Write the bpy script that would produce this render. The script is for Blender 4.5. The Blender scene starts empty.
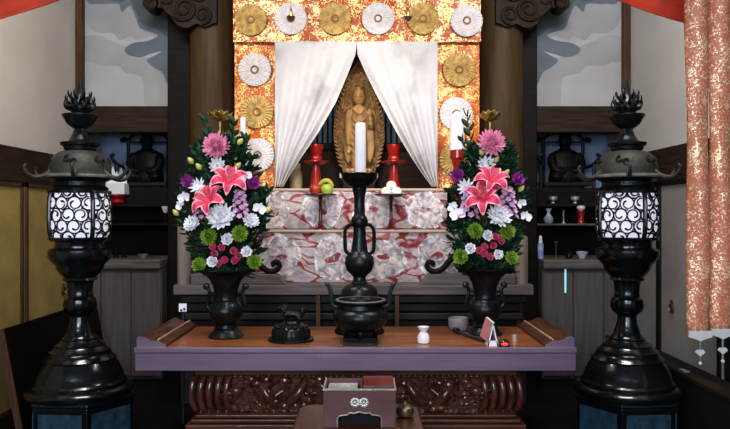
import bpy, bmesh, math, random
from mathutils import Vector, Matrix, noise
PI = math.pi
R = math.radians
EYE = 1.03
F = 690.0
C = bpy.context.scene.collection
rnd = random.Random(7)

def P(px, py, Y):
    return Vector(((px - 365) / F * Y, Y, EYE - (py - 214.5) / F * Y))
def PX(px, Y): return (px - 365) / F * Y
def PZ(py, Y): return EYE - (py - 214.5) / F * Y

# ------------------------------------------------------------------ materials
MATS = {}
def _new(name):
    m = bpy.data.materials.new(name); m.use_nodes = True
    nt = m.node_tree; b = nt.nodes['Principled BSDF']
    MATS[name] = m
    return m, nt, b
def N(nt, t, **kw):
    n = nt.nodes.new(t)
    for k, v in kw.items(): setattr(n, k, v)
    return n
def L(nt, a, b): nt.links.new(a, b)
def ramp(nt, stops, fac):
    r = N(nt, 'ShaderNodeValToRGB')
    e = r.color_ramp.elements
    while len(e) < len(stops): e.new(0.5)
    for i, (p, c) in enumerate(stops):
        e[i].position = p; e[i].color = (*c, 1)
    L(nt, fac, r.inputs['Fac'])
    return r
def coords(nt, scale=(1, 1, 1)):
    t = N(nt, 'ShaderNodeTexCoord'); mp = N(nt, 'ShaderNodeMapping')
    mp.inputs['Scale'].default_value = scale
    L(nt, t.outputs['Object'], mp.inputs['Vector'])
    return mp.outputs['Vector']
def mulc(c, k): return tuple(min(1, x * k) for x in c)
def mat(name, col, rough=.5, metal=0, var=.25, scale=12, bump=.1, bscale=60, stretch=(1, 1, 1), emit=0, coat=0, col2=None, spec=.5, sheen=0):
    m, nt, b = _new(name)
    v = coords(nt, stretch)
    nz = N(nt, 'ShaderNodeTexNoise'); nz.inputs['Scale'].default_value = scale; nz.inputs['Detail'].default_value = 5
    L(nt, v, nz.inputs['Vector'])
    r = ramp(nt, [(.3, mulc(col, 1 - var)), (.7, col2 or mulc(col, 1 + var))], nz.outputs['Fac'])
    L(nt, r.outputs['Color'], b.inputs['Base Color'])
    b.inputs['Roughness'].default_value = rough; b.inputs['Metallic'].default_value = metal
    b.inputs['Specular IOR Level'].default_value = spec
    b.inputs['Coat Weight'].default_value = coat
    if sheen: b.inputs['Sheen Weight'].default_value = sheen
    if bump:
        n2 = N(nt, 'ShaderNodeTexNoise'); n2.inputs['Scale'].default_value = bscale; n2.inputs['Detail'].default_value = 4
        L(nt, v, n2.inputs['Vector'])
        bp = N(nt, 'ShaderNodeBump'); bp.inputs['Strength'].default_value = bump; bp.inputs['Distance'].default_value = .01
        L(nt, n2.outputs['Fac'], bp.inputs['Height']); L(nt, bp.outputs['Normal'], b.inputs['Normal'])
    if emit:
        L(nt, r.outputs['Color'], b.inputs['Emission Color']); b.inputs['Emission Strength'].default_value = emit
    return m

def brocade(name, base, gold, scale, thr, metal=.5, dist=1.5, base2=None):
    m, nt, b = _new(name)
    v = coords(nt)
    nz = N(nt, 'ShaderNodeTexNoise'); nz.inputs['Scale'].default_value = scale; nz.inputs['Detail'].default_value = 2
    nz.inputs['Distortion'].default_value = dist
    L(nt, v, nz.inputs['Vector'])
    nb = N(nt, 'ShaderNodeTexNoise'); nb.inputs['Scale'].default_value = scale * .18
    L(nt, v, nb.inputs['Vector'])
    ad = N(nt, 'ShaderNodeMath', operation='MULTIPLY_ADD'); ad.inputs[1].default_value = .55; 
    sb = N(nt, 'ShaderNodeMath', operation='SUBTRACT'); sb.inputs[1].default_value = .275
    L(nt, nb.outputs['Fac'], ad.inputs[0]); L(nt, nz.outputs['Fac'], ad.inputs[2]); L(nt, ad.outputs[0], sb.inputs[0])
    bb = base2 or mulc(base, .6)
    r = ramp(nt, [(thr - .12, bb), (thr - .02, base), (thr + .01, gold)], sb.outputs[0])
    L(nt, r.outputs['Color'], b.inputs['Base Color'])
    rm = ramp(nt, [(thr - .02, (0, 0, 0)), (thr + .01, (metal,) * 3)], sb.outputs[0])
    L(nt, rm.outputs['Color'], b.inputs['Metallic'])
    b.inputs['Roughness'].default_value = .42
    bp = N(nt, 'ShaderNodeBump'); bp.inputs['Strength'].default_value = .4; bp.inputs['Distance'].default_value = .004
    L(nt, sb.outputs[0], bp.inputs['Height']); L(nt, bp.outputs['Normal'], b.inputs['Normal'])
    return m

def medallion_cloth(name, spacing, rad, phase, seedz):
    """pale cloth with big pale medallions and crimson cloud lines, object X/Z"""
    m, nt, b = _new(name)
    t = N(nt, 'ShaderNodeTexCoord')
    nzd = N(nt, 'ShaderNodeTexNoise'); nzd.inputs['Scale'].default_value = 7
    L(nt, t.outputs['Object'], nzd.inputs['Vector'])
    mx = N(nt, 'ShaderNodeMixRGB', blend_type='LINEAR_LIGHT'); mx.inputs['Fac'].default_value = .06
    L(nt, t.outputs['Object'], mx.inputs['Color1']); L(nt, nzd.outputs['Color'], mx.inputs['Color2'])
    sp = N(nt, 'ShaderNodeSeparateXYZ'); L(nt, mx.outputs['Color'], sp.inputs[0])
    def mth(op, a, bv):
        n = N(nt, 'ShaderNodeMath', operation=op)
        for i, x in enumerate((a, bv)):
            if x is None: continue
            if isinstance(x, (int, float)): n.inputs[i].default_value = x
            else: L(nt, x, n.inputs[i])
        return n.outputs[0]
    fx = mth('MULTIPLY', mth('SUBTRACT', mth('FRACT', mth('ADD', mth('DIVIDE', sp.outputs[0], spacing), phase), None), .5), spacing)
    d = mth('SQRT', mth('ADD', mth('MULTIPLY', fx, fx), mth('MULTIPLY', sp.outputs[2], sp.outputs[2])), None)
    circ = mth('LESS_THAN', d, rad)
    # crimson outside the medallions: cell borders stretched into waves
    mp = N(nt, 'ShaderNodeMapping'); mp.inputs['Scale'].default_value = (7, 7, 15); mp.inputs['Rotation'].default_value = (0, .35, 0); mp.inputs['Location'].default_value = (0, 0, seedz)
    L(nt, mx.outputs['Color'], mp.inputs['Vector'])
    vo = N(nt, 'ShaderNodeTexVoronoi', feature='DISTANCE_TO_EDGE'); vo.inputs['Scale'].default_value = 1.0
    L(nt, mp.outputs['Vector'], vo.inputs['Vector'])
    edge = ramp(nt, [(.045, (.27, .028, .03)), (.10, (.52, .42, .40)), (.3, (.40, .34, .36))], vo.outputs['Distance'])
    # inside: pale, mottled, crimson mark in the middle
    nz = N(nt, 'ShaderNodeTexNoise'); nz.inputs['Scale'].default_value = 26; nz.inputs['Detail'].default_value = 6; nz.inputs['Distortion'].default_value = 1
    L(nt, t.outputs['Object'], nz.inputs['Vector'])
    rimd = mth('ABSOLUTE', mth('SUBTRACT', d, rad * .93), None)
    insr = ramp(nt, [(.36, (.30, .26, .31)), (.5, (.53, .47, .47)), (.66, (.70, .62, .60))], nz.outputs['Fac'])
    ins = N(nt, 'ShaderNodeMixRGB'); L(nt, mth('MULTIPLY', mth('LESS_THAN', rimd, rad * .05), mth('GREATER_THAN', nz.outputs['Fac'], .52)), ins.inputs['Fac']); L(nt, insr.outputs['Color'], ins.inputs['Color1']); ins.inputs['Color2'].default_value = (.8, .76, .78, 1)
    # the mark: flattened patch near the middle broken by noise
    mk = mth('SQRT', mth('ADD', mth('MULTIPLY', fx, fx), mth('MULTIPLY', mth('MULTIPLY', sp.outputs[2], sp.outputs[2]), 5)), None)
    mkm = mth('MULTIPLY', mth('LESS_THAN', mk, rad * .33), mth('GREATER_THAN', nz.outputs['Fac'], .47))
    m1 = N(nt, 'ShaderNodeMixRGB'); L(nt, mkm, m1.inputs['Fac']); L(nt, ins.outputs['Color'], m1.inputs['Color1']); m1.inputs['Color2'].default_value = (.3, .04, .04, 1)
    m2 = N(nt, 'ShaderNodeMixRGB'); L(nt, circ, m2.inputs['Fac']); L(nt, edge.outputs['Color'], m2.inputs['Color1']); L(nt, m1.outputs['Color'], m2.inputs['Color2'])
    m3 = N(nt, 'ShaderNodeMixRGB', blend_type='MULTIPLY'); m3.inputs['Fac'].default_value = .45
    L(nt, m2.outputs['Color'], m3.inputs['Color1'])
    rr = ramp(nt, [(.3, (.55, .5, .52)), (.6, (1, 1, 1))], nz.outputs['Fac']); L(nt, rr.outputs['Color'], m3.inputs['Color2'])
    L(nt, m3.outputs['Color'], b.inputs['Base Color'])
    b.inputs['Roughness'].default_value = .38; b.inputs['Coat Weight'].default_value = .3
    bp = N(nt, 'ShaderNodeBump'); bp.inputs['Strength'].default_value = .6; bp.inputs['Distance'].default_value = .015
    L(nt, nz.outputs['Fac'], bp.inputs['Height']); L(nt, bp.outputs['Normal'], b.inputs['Normal'])
    return m

mat('plaster', (.58, .56, .53), .9, var=.06, scale=3, bump=.08, bscale=90)
mat('plaster_left', (.62, .57, .51), .9, var=.06, scale=3, bump=.08, bscale=90)
mat('paint_white', (.48, .485, .50), .85, var=.07, scale=4, bump=.05)
mat('paint_grey', (.40, .40, .41), .85, var=.08, scale=5, bump=.05)
mat('paint_blue', (.17, .20, .24), .85, var=.12, scale=6, bump=.05)
mat('paint_deep', (.115, .135, .14), .85, var=.15, scale=6, bump=.05)
mat('beam_wood', (.042, .027, .019), .6, var=.4, scale=6, stretch=(1, 1, 12), bump=.2, bscale=20, spec=.2)
mat('post_wood', (.10, .055, .032), .55, var=.4, scale=6, stretch=(12, 12, 1), bump=.2, bscale=20, spec=.2)
mat('pillar_wood', (.085, .052, .024), .5, var=.25, scale=5, stretch=(8, 8, .6), bump=.2, bscale=20, spec=.2)
mat('dark_wood', (.012, .008, .006), .5, var=.4, scale=6, stretch=(1, 1, 8), bump=.15, spec=.2)
mat('grey_wood', (.125, .108, .104), .6, var=.14, scale=5, stretch=(10, 10, .8), bump=.15, bscale=20, spec=.2)
mat('altar_wood', (.15, .13, .125), .6, var=.3, scale=5, stretch=(.8, 8, 10), bump=.2, bscale=20, spec=.2)
mat('post_grey', (.24, .19, .155), .6, var=.25, scale=5, stretch=(8, 8, .6), bump=.2, bscale=20)
mat('altar_dark', (.028, .026, .027), .4, var=.3, scale=6, bump=.1, spec=.2)
mat('alcove_blue', (.33, .45, .62), .8, var=.2, scale=9, bump=.0)
mat('alcove_brown', (.017, .011, .008), .6, var=.4, scale=6, bump=.1, spec=.2)
mat('fusuma', (.40, .29, .10), .75, var=.15, scale=7, bump=.1, bscale=120)
mat('panel_grey', (.33, .31, .29), .8, var=.1, scale=5, bump=.06)
mat('floor_dark', (.008, .007, .007), .55, spec=.15, var=.3, scale=5, stretch=(1, 6, 1), bump=.05)
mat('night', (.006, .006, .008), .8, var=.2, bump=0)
mat('lacquer_black', (.007, .009, .010), .22, var=.3, scale=10, bump=.12, bscale=30, coat=.4)
mat('bronze', (.018, .022, .023), .33, metal=.55, var=.5, scale=14, bump=.25, bscale=45)
mat('roof_bronze', (.050, .050, .042), .6, metal=.25, var=.4, scale=16, bump=.3, bscale=60)
mat('roof_rim', (.16, .155, .13), .6, metal=.3, var=.3, scale=20, bump=.3)
mat('lacquer_panel_sheen', (.035, .078, .11), .35, var=.4, scale=30, bump=.15, bscale=160)  # blue of reflected daylight on black lacquer, painted into the colour
mat('bronze_green', (.045, .065, .07), .35, metal=.6, var=.4, scale=14, bump=.3)
mat('lantern_paper', (.80, .80, .88), .8, var=.04, bump=0, emit=.42)
mat('table_top', (.27, .10, .035), .32, var=.35, scale=4, stretch=(.8, 7, 1), bump=.06, coat=.1, spec=.4)
mat('table_edge_sheen', (.20, .145, .20), .35, var=.15, scale=4, stretch=(.6, 1, 6), bump=.06, coat=.3)  # purple is the daylight sheen on the lacquer, put into the base colour
mat('table_red', (.12, .045, .025), .3, var=.35, scale=6, stretch=(.7, 1, 6), bump=.08, coat=.4)
mat('rail_wood', (.095, .036, .018), .4, var=.4, scale=6, stretch=(6, .7, 6), bump=.08, coat=.1, spec=.35)
mat('bracket_wood', (.030, .021, .014), .6, var=.4, scale=9, bump=.2, spec=.2)
mat('carving', (.12, .042, .026), .22, var=.5, scale=25, bump=.2, bscale=70, coat=.5)
mat('desk_wood', (.105, .034, .013), .35, var=.3, scale=6, bump=.08, coat=.2)
mat('box_lacquer', (.15, .07, .065), .4, var=.15, scale=20, bump=.05)
mat('box_red', (.22, .03, .02), .35, var=.3, bump=.05)
mat('silver', (.62, .60, .55), .35, metal=.6, var=.2, scale=40, bump=.2)
mat('paper_stack', (.42, .41, .38), .8, var=.35, scale=30, bump=.1)
mat('brass', (.55, .40, .14), .3, metal=.85, var=.3, scale=30, bump=.1)
mat('old_brass', (.20, .15, .09), .35, metal=.7, var=.3, scale=30, bump=.15)
mat('white_curtain', (.82, .79, .78), .9, var=.0, col2=(.84, .82, .81), scale=3, bump=.12, bscale=200, sheen=.2)
mat('curtain_stain', (.82, .79, .78), .9, bump=0)
brocade('gold_brocade', (.74, .19, .02), (1.0, .68, .27), 60, .56, metal=.5, base2=(.56, .12, .012))
brocade('gold_dense', (.64, .15, .015), (1.0, .72, .32), 60, .55, metal=.5, base2=(.40, .07, .01))
brocade('banner_brocade', (.72, .28, .18), (1.0, .78, .46), 170, .59, metal=.4, dist=.8, base2=(.58, .20, .10))
mat('medal_white', (.74, .68, .67), .7, var=.14, scale=40, bump=.3, bscale=90)
mat('medal_gold', (.58, .39, .14), .5, metal=.25, var=.4, scale=35, bump=.3, bscale=90)
mat('medal_ring', (.30, .17, .08), .6, var=.3, bump=.1)
medallion_cloth('step_cloth', .29, .118, .942, .0)
medallion_cloth('step_cloth_upper', .30, .112, .17, 3.7)
mat('pale_edge', (.48, .37, .27), .6, var=.2, scale=9, stretch=(.5, 4, 4), bump=.05)
mat('statue_wood', (.40, .24, .095), .5, var=.35, scale=14, stretch=(2, 2, .7), bump=.25, bscale=60)
mat('statue_dark', (.13, .065, .025), .6, var=.3, bump=.1)
mat('halo_ground_shade', (.24, .135, .05), .65, var=.45, scale=26, bump=.4)  # wood darkened to stand for shade in the openwork holes
mat('statue_halo', (.36, .21, .075), .55, var=.45, scale=26, bump=.45, bscale=80)
mat('plinth_pale', (.42, .33, .27), .6, var=.2, bump=.1)
mat('red_lacquer', (.30, .012, .008), .25, var=.2, scale=10, bump=.03, coat=.4)
mat('tray_red', (.075, .008, .008), .22, var=.3, bump=.03, coat=.5)
mat('tray_black', (.015, .008, .008), .25, var=.2, bump=.03, coat=.4)
mat('candle', (.86, .85, .90), .5, var=.03, bump=.02)
mat('apple_red', (.34, .04, .015), .35, var=.35, scale=18, bump=.03)
mat('apple_green', (.36, .44, .07), .35, var=.2, scale=18, bump=.03)
mat('banana', (.40, .38, .05), .45, var=.25, scale=18, bump=.03)
mat('bun', (.80, .77, .73), .6, var=.05, bump=.03)
mat('red_drape', (.60, .05, .012), .7, var=.3, scale=9, bump=.3, bscale=28, sheen=.3)
mat('porcelain', (.78, .78, .80), .2, var=.04, bump=0)
mat('porcelain_blue', (.42, .45, .55), .25, var=.35, scale=60, bump=0)
mat('grey_pot', (.22, .20, .21), .6, var=.2, scale=30, bump=.15)
mat('glass_shelf', (.12, .14, .13), .2, var=.2, bump=0)
mat('bottle_blue', (.30, .42, .75), .2, var=.4, scale=30, bump=0)
mat('pink_card', (.62, .26, .26), .6, var=.08, bump=.02)
mat('white_card', (.85, .86, .90), .5, var=.03, bump=0)
mat('red_lamp', (.9, .05, .05), .3, var=.2, scale=50, bump=0, emit=1.2)
mat('cyan_glow', (.30, .75, .85), .5, var=.1, bump=0, emit=.55)
mat('window_blue', (.10, .16, .24), .3, var=.3, scale=6, bump=0, emit=.12)
mat('black_iron', (.008, .008, .009), .5, var=.2, bump=.05)
mat('figure_dark', (.009, .007, .0065), .5, var=.5, scale=18, bump=.3, bscale=40, spec=.2)
mat('gold_pot', (.42, .34, .19), .5, var=.25, scale=20, bump=.1)
# flowers
mat('leaf_dark', (.010, .045, .022), .5, var=.5, scale=30, bump=.1)
mat('leaf_mid', (.028, .10, .042), .5, var=.4, scale=30, bump=.1)
mat('stem', (.04, .13, .04), .6, var=.3, bump=0)
mat('dahlia', (.95, .46, .62), .7, var=.10, scale=45, bump=.05)
mat('lily', (.64, .05, .13), .6, var=.25, scale=22, bump=.1)
mat('lily_edge', (.88, .36, .45), .6, var=.12, scale=22, bump=.1)
mat('petal_white', (.92, .92, .95), .7, var=.04, scale=40, bump=.05)
mat('petal_purple', (.42, .07, .36), .6, var=.35, scale=40, bump=.05)
mat('petal_lilac', (.66, .42, .60), .7, var=.22, scale=40, bump=.05)
mat('petal_green', (.30, .46, .06), .7, var=.3, scale=50, bump=.05)
mat('petal_rose', (.66, .12, .24), .7, var=.25, scale=60, bump=.05)
mat('bud_yellow', (.60, .55, .16), .6, var=.2, bump=0)
mat('stamen', (.45, .25, .06), .6, var=.2, bump=0)

# ------------------------------------------------------------------ mesh builder
class MB:
    def __init__(s): s.v = []; s.f = []; s.m = []
    def add(s, vs, fs, mi=0, M=None):
        o = len(s.v)
        for p in vs:
            p = Vector(p)
            s.v.append(M @ p if M else p)
        for f in fs:
            s.f.append([o + i for i in f]); s.m.append(mi)
        return s
    def box(s, x0, x1, y0, y1, z0, z1, mi=0, M=None):
        vs = [(x0, y0, z0), (x1, y0, z0), (x1, y1, z0), (x0, y1, z0), (x0, y0, z1), (x1, y0, z1), (x1, y1, z1), (x0, y1, z1)]
        return s.add(vs, [(3, 2, 1, 0), (4, 5, 6, 7), (0, 1, 5, 4), (1, 2, 6, 5), (2, 3, 7, 6), (3, 0, 4, 7)], mi, M)
    def lathe(s, prof, seg=32, mi=0, M=None, sx=1, sy=1, a0=0, cap=True):
        vs = []; fs = []
        n = len(prof)
        for r, z in prof:
            for k in range(seg):
                a = a0 + 2 * PI * k / seg
                vs.append((r * sx * math.cos(a), r * sy * math.sin(a), z))
        for i in range(n - 1):
            for k in range(seg):
                k2 = (k + 1) % seg
                fs.append((i * seg + k, i * seg + k2, (i + 1) * seg + k2, (i + 1) * seg + k))
        if cap:
            fs.append(tuple(reversed(range(seg)))); fs.append(tuple((n - 1) * seg + k for k in range(seg)))
        return s.add(vs, fs, mi, M)
    def loft(s, rings, seg=20, mi=0, M=None):
        """rings: (cx, cy, z, rx, ry)"""
        vs = []; fs = []; n = len(rings)
        for cx, cy, z, rx, ry in rings:
            for k in range(seg):
                a = 2 * PI * k / seg
                vs.append((cx + rx * math.cos(a), cy + ry * math.sin(a), z))
        for i in range(n - 1):
            for k in range(seg):
                k2 = (k + 1) % seg
                fs.append((i * seg + k, i * seg + k2, (i + 1) * seg + k2, (i + 1) * seg + k))
        fs.append(tuple(reversed(range(seg)))); fs.append(tuple((n - 1) * seg + k for k in range(seg)))
        return s.add(vs, fs, mi, M)
    def ball(s, c, r, mi=0, seg=12, rings=8, M=None):
        if not hasattr(r, '__len__'): r = (r, r, r)
        vs = []; fs = []
        for i in range(1, rings):
            t = PI * i / rings
            for k in range(seg):
                a = 2 * PI * k / seg
                vs.append((c[0] + r[0] * math.sin(t) * math.cos(a), c[1] + r[1] * math.sin(t) * math.sin(a), c[2] - r[2] * math.cos(t)))
        b = len(vs); vs.append((c[0], c[1], c[2] - r[2])); vs.append((c[0], c[1], c[2] + r[2]))
        for i in range(rings - 2):
            for k in range(seg):
                k2 = (k + 1) % seg
                fs.append((i * seg + k, i * seg + k2, (i + 1) * seg + k2, (i + 1) * seg + k))
        for k in range(seg):
            k2 = (k + 1) % seg
            fs.append((b, k2, k)); fs.append((b + 1, (rings - 2) * seg + k, (rings - 2) * seg + k2))
        return s.add(vs, fs, mi, M)
    def tube(s, pts, r, seg=8, mi=0, M=None, flat=1.0, closed=False):
        pts = [Vector(p) for p in pts]; n = len(pts)
        rs = r if hasattr(r, '__len__') else [r] * n
        vs = []; fs = []
        T0 = (pts[1] - pts[0]).normalized()
        up = Vector((0, 1, 0)) if abs(T0.y) < .9 else Vector((1, 0, 0))
        nrm = (up - T0 * up.dot(T0)).normalized()
        for i, p in enumerate(pts):
            T = (pts[min(i + 1, n - 1)] - pts[max(i - 1, 0)])
            if T.length < 1e-9: T = T0
            T.normalize()
            nrm = (nrm - T * nrm.dot(T))
            if nrm.length < 1e-6: nrm = T.orthogonal()
            nrm.normalize(); bi = T.cross(nrm)
            for k in range(seg):
                a = 2 * PI * k / seg
                vs.append(p + nrm * (rs[i] * flat * math.cos(a)) + bi * (rs[i] * math.sin(a)))
        for i in range(n - 1):
            for k in range(seg):
                k2 = (k + 1) % seg
                fs.append((i * seg + k, i * seg + k2, (i + 1) * seg + k2, (i + 1) * seg + k))
        fs.append(tuple(reversed(range(seg)))); fs.append(tuple((n - 1) * seg + k for k in range(seg)))
        return s.add(vs, fs, mi, M)
    def prism(s, poly, d0, d1, mi=0, M=None):
        """poly in (x, z), extruded in y from d0 to d1"""
        n = len(poly)
        vs = [(x, d0, z) for x, z in poly] + [(x, d1, z) for x, z in poly]
        fs = [tuple(range(n)), tuple(reversed(range(n, 2 * n)))]
        for i in range(n):
            j = (i + 1) % n
            fs.append((j, i, n + i, n + j))
        return s.add(vs, fs, mi, M)
    def grid(s, fn, nu, nv, mi=0, M=None, mfn=None):
        o = len(s.v)
        vs = [fn(i / nu, j / nv) for j in range(nv + 1) for i in range(nu + 1)]
        w = nu + 1
        for p in vs: s.v.append(M @ Vector(p) if M else Vector(p))
        for j in range(nv):
            for i in range(nu):
                s.f.append([o + j * w + i, o + j * w + i + 1, o + (j + 1) * w + i + 1, o + (j + 1) * w + i])
                s.m.append(mfn((i + .5) / nu, (j + .5) / nv) if mfn else mi)
        return s

def obj(name, mb, mats, parent=None, smooth=True, bevel=0, ang=38, loc=None, solid=0, fix=True):
    if isinstance(mats, str): mats = [mats]
    me = bpy.data.meshes.new(name)
    me.from_pydata([tuple(p) for p in mb.v], [], mb.f)
    for m in mats: me.materials.append(MATS[m])
    me.polygons.foreach_set('material_index', mb.m)
    if fix:
        bm = bmesh.new(); bm.from_mesh(me); bmesh.ops.recalc_face_normals(bm, faces=bm.faces); bm.to_mesh(me); bm.free()
    if smooth:
        me.shade_smooth(); me.set_sharp_from_angle(angle=R(ang))
    me.update()
    o = bpy.data.objects.new(name, me); C.objects.link(o)
    if loc is not None: o.location = loc
    if parent: o.parent = parent
    if bevel:
        b = o.modifiers.new('bevel', 'BEVEL'); b.width = bevel; b.segments = 2; b.limit_method = 'ANGLE'; b.angle_limit = R(40)
    if solid:
        b = o.modifiers.new('solid', 'SOLIDIFY'); b.thickness = solid; b.offset = 0
    return o
def tag(o, label, cat, group=None):
    o['label'] = label; o['category'] = cat
    if group: o['group'] = group
    return o
def thing(name, label, cat, loc=(0, 0, 0), rotz=0, group=None):
    o = bpy.data.objects.new(name, None); C.objects.link(o)
    o.empty_display_size = .05
    o.location = loc; o.rotation_euler = (0, 0, rotz)
    return tag(o, label, cat, group)
def struct(name, mb, mats, **kw):
    o = obj(name, mb, mats, **kw)
    if not kw.get('parent'): o['kind'] = 'structure'
    return o
def dup(root, loc, rotz=0, label=None):
    r = root.copy(); C.objects.link(r); r.location = loc; r.rotation_euler = (0, 0, rotz)
    if label: r['label'] = label
    for ch in list(root.children):
        c = ch.copy(); C.objects.link(c); c.parent = r
        for g in list(ch.children):
            d = g.copy(); C.objects.link(d); d.parent = c
    return r
def toward(c, d, roll=0):
    """matrix: local +Z to direction d, at c"""
    q = Vector(d).to_track_quat('Z', 'Y').to_matrix().to_4x4()
    return Matrix.Translation(Vector(c)) @ q @ Matrix.Rotation(roll, 4, 'Z')
def smoothpts(pts, n=6):
    pts = [Vector(p) for p in pts]; out = []
    for i in range(len(pts) - 1):
        p0 = pts[max(i - 1, 0)]; p1 = pts[i]; p2 = pts[i + 1]; p3 = pts[min(i + 2, len(pts) - 1)]
        for k in range(n):
            t = k / n
            out.append(.5 * ((2 * p1) + (p2 - p0) * t + (2 * p0 - 5 * p1 + 4 * p2 - p3) * t * t + (3 * p1 - p0 - 3 * p2 + p3) * t ** 3))
    out.append(pts[-1]); return out
def smooth2(pts, n=6):
    return [(p.x, p.y) for p in smoothpts([(a, b, 0) for a, b in pts], n)]

# ================================================================== THE SETTING
XL, XR, YB = -1.87, 1.715, 4.5
ZC = 2.75
struct('floor', MB().box(XL - .1, XR + .1, 1.2, 5.3, -.08, 0), 'floor_dark', smooth=False)
struct('ceiling', MB().box(XL - .1, XR + .1, 1.7, 5.3, ZC, ZC + .08), 'dark_wood', smooth=False)
# left wall
struct('wall_left', MB().box(XL - .1, XL, 1.8, YB + .6, 0, ZC), 'plaster_left', smooth=False)
struct('trim_1', MB().box(XL, XL + .035, 1.8, YB, 1.20, 1.385), 'beam_wood', smooth=False, bevel=.004)
struct('wall_right', MB().box(XR, XR + .1, 1.8, YB + .6, 0, ZC), 'plaster', smooth=False)
struct('trim_2', MB().box(XR - .035, XR, 1.8, YB, 1.215, 1.405), 'beam_wood', smooth=False, bevel=.004)
def sliding(name, x0, x1, y0, y1, z0, z1, face, frame, pull, side):
    d = struct(name, MB().box(x0, x1, y0, y1, z0, z1), face, smooth=False)
    fr = MB(); xo = x1 if side < 0 else x0; w = .012
    xa, xb = (xo, xo + .012) if side < 0 else (xo - .012, xo)
    fr.box(xa, xb, y0, y0 + .022, z0, z1); fr.box(xa, xb, y1 - .022, y1, z0, z1)
    fr.box(xa, xb, y0, y1, z1 - .02, z1); fr.box(xa, xb, y0, y1, z0, z0 + .02)
    obj('door_frame', fr, frame, d, smooth=False)
    if pull:
        py, pz = pull
        m = MB(); Mx = Matrix.Translation((xo - side * .004, py, pz)) @ Matrix.Rotation(-side * PI / 2, 4, 'Y')
        m.lathe([(.026, 0), (.026, .008), (.02, .011), (.017, .005), (.004, .004)], 20, 0, Mx)
        m.lathe([(.012, 0), (.012, .006), (.003, .008)], 12, 0, Matrix.Translation((xo - side * .004, py, pz + .036)) @ Matrix.Rotation(-side * PI / 2, 4, 'Y'))
        obj('door_pull', m, 'old_brass', d)
sliding('door_1', XL, XL + .02, 2.85, 3.72, 0, 1.2, 'fusuma', 'post_wood', None, -1)
sliding('door_2', XL, XL + .025, 3.74, YB - .06, 0, 1.2, 'fusuma', 'post_wood', (4.21, .566), -1)
sliding('door_3', XR - .02, XR, 3.97, YB - .05, 0, 1.215, 'panel_grey', 'black_iron', None, 1)
sliding('door_4', XR - .025, XR, 3.27, 3.955, 0, 1.215, 'panel_grey', 'black_iron', (3.79, .516), 1)
struct('door_5', MB().box(XR - .02, XR, 2.3, 3.255, 0, 1.215), 'night', smooth=False)
# corner posts
struct('trim_3', MB().box(XL, XL + .045, YB - .05, YB, 1.385, ZC), 'post_wood', smooth=False, bevel=.004)
struct('trim_4', MB().box(XR - .045, XR, YB - .05, YB, 1.405, ZC), 'post_wood', smooth=False, bevel=.004)

def cloud_wall(name, x0, x1, mirror):
    """upper back panel, painted with drifting clouds; u 0..1 from the outer side, v pixel rows"""
    mb = MB()
    z0 = 1.731
    mb.box(x0, x1, YB, YB + .06, z0, ZC, 0)
    w = 92.0
    def q(u, y):                     # u in photo pixels from the inner edge of the panel
        X = (x1 - u * .00652) if not mirror else (x0 + u * .00652)
        return (X, PZ(y, YB))
    def patch(pts, mi, k):
        pl = [q(u, y) for u, y in smooth2(pts, 5)]
        cx = (x0, x1)
        pl = [(min(max(X, x0 + .001), x1 - .001), Z) for X, Z in pl]
        if mirror: pl = pl[::-1]
        n = len(pl); yy = YB - .0015 * k
        mb.prism(pl, yy, yy + .001, mi)
    # broad grey clouds, blue-grey banks over them
    patch([(91, 62), (78, 62), (68, 66), (52, 66), (44, 73), (30, 76), (26, 86), (24, 106), (0, 106), (0, 70), (20, 60), (36, 50), (52, 44), (70, 36), (84, 36), (91, 40)], 1, 1)
    patch([(91, -40), (88, 4), (84, 22), (74, 32), (58, 33), (50, 40), (40, 36), (32, 40), (18, 36), (0, 45), (0, -60), (91, -60)], 1, 2)
    patch([(86, -60), (84, -2), (70, 4), (52, 4), (48, 12), (40, 6), (34, 18), (30, 28), (20, 32), (12, 36), (22, 41), (36, 43), (45, 49), (41, 55), (30, 57), (20, 54), (8, 51), (16, 56), (23, 60), (18, 66), (8, 72), (0, 76), (0, -60)], 2, 3)
    patch([(84, -60), (80, -8), (60, 0), (48, 2), (40, 0), (34, 12), (28, 24), (14, 28), (0, 30), (0, -60)], 3, 4)
    struct(name, mb, ['paint_white', 'paint_grey', 'paint_blue', 'paint_deep'], smooth=False)
XJL0, XJL1 = PX(170, YB), PX(192, YB)      # dark jamb posts beside the pillars
XJR0, XJR1 = PX(512, YB), PX(535, YB)
cloud_wall('wall_back_left', XL, XJL0, False)
cloud_wall('wall_back_right', XJR1, XR, True)
struct('trim_5', MB().box(XL, XJL0, YB - .04, YB + .06, 1.561, 1.731), 'beam_wood', smooth=False, bevel=.006)
struct('trim_6', MB().box(XJR1, XR, YB - .04, YB + .06, 1.561, 1.731), 'beam_wood', smooth=False, bevel=.006)
struct('trim_7', MB().box(XJL0, XJL1, YB - .06, YB + .5, 0, ZC), 'dark_wood', smooth=False, bevel=.006)
struct('trim_8', MB().box(XJR0, XJR1, YB - .06, YB + .5, 0, ZC), 'dark_wood', smooth=False, bevel=.006)
# alcoves under the beams
for nm, xa, xb in (('wall_alcove_left', XL, XJL0), ('wall_alcove_right', XJR1, XR)):
    m = MB(); m.box(xa, xb, 4.9, 4.96, 0, 1.75, 0); m.box(xa, xb, 4.885, 4.9, 0, 1.20, 1)
    m.box(xa, xb, YB + .06, 4.9, 1.74, 1.78, 1)
    struct(nm, m, ['alcove_blue', 'alcove_brown'], smooth=False)
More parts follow.
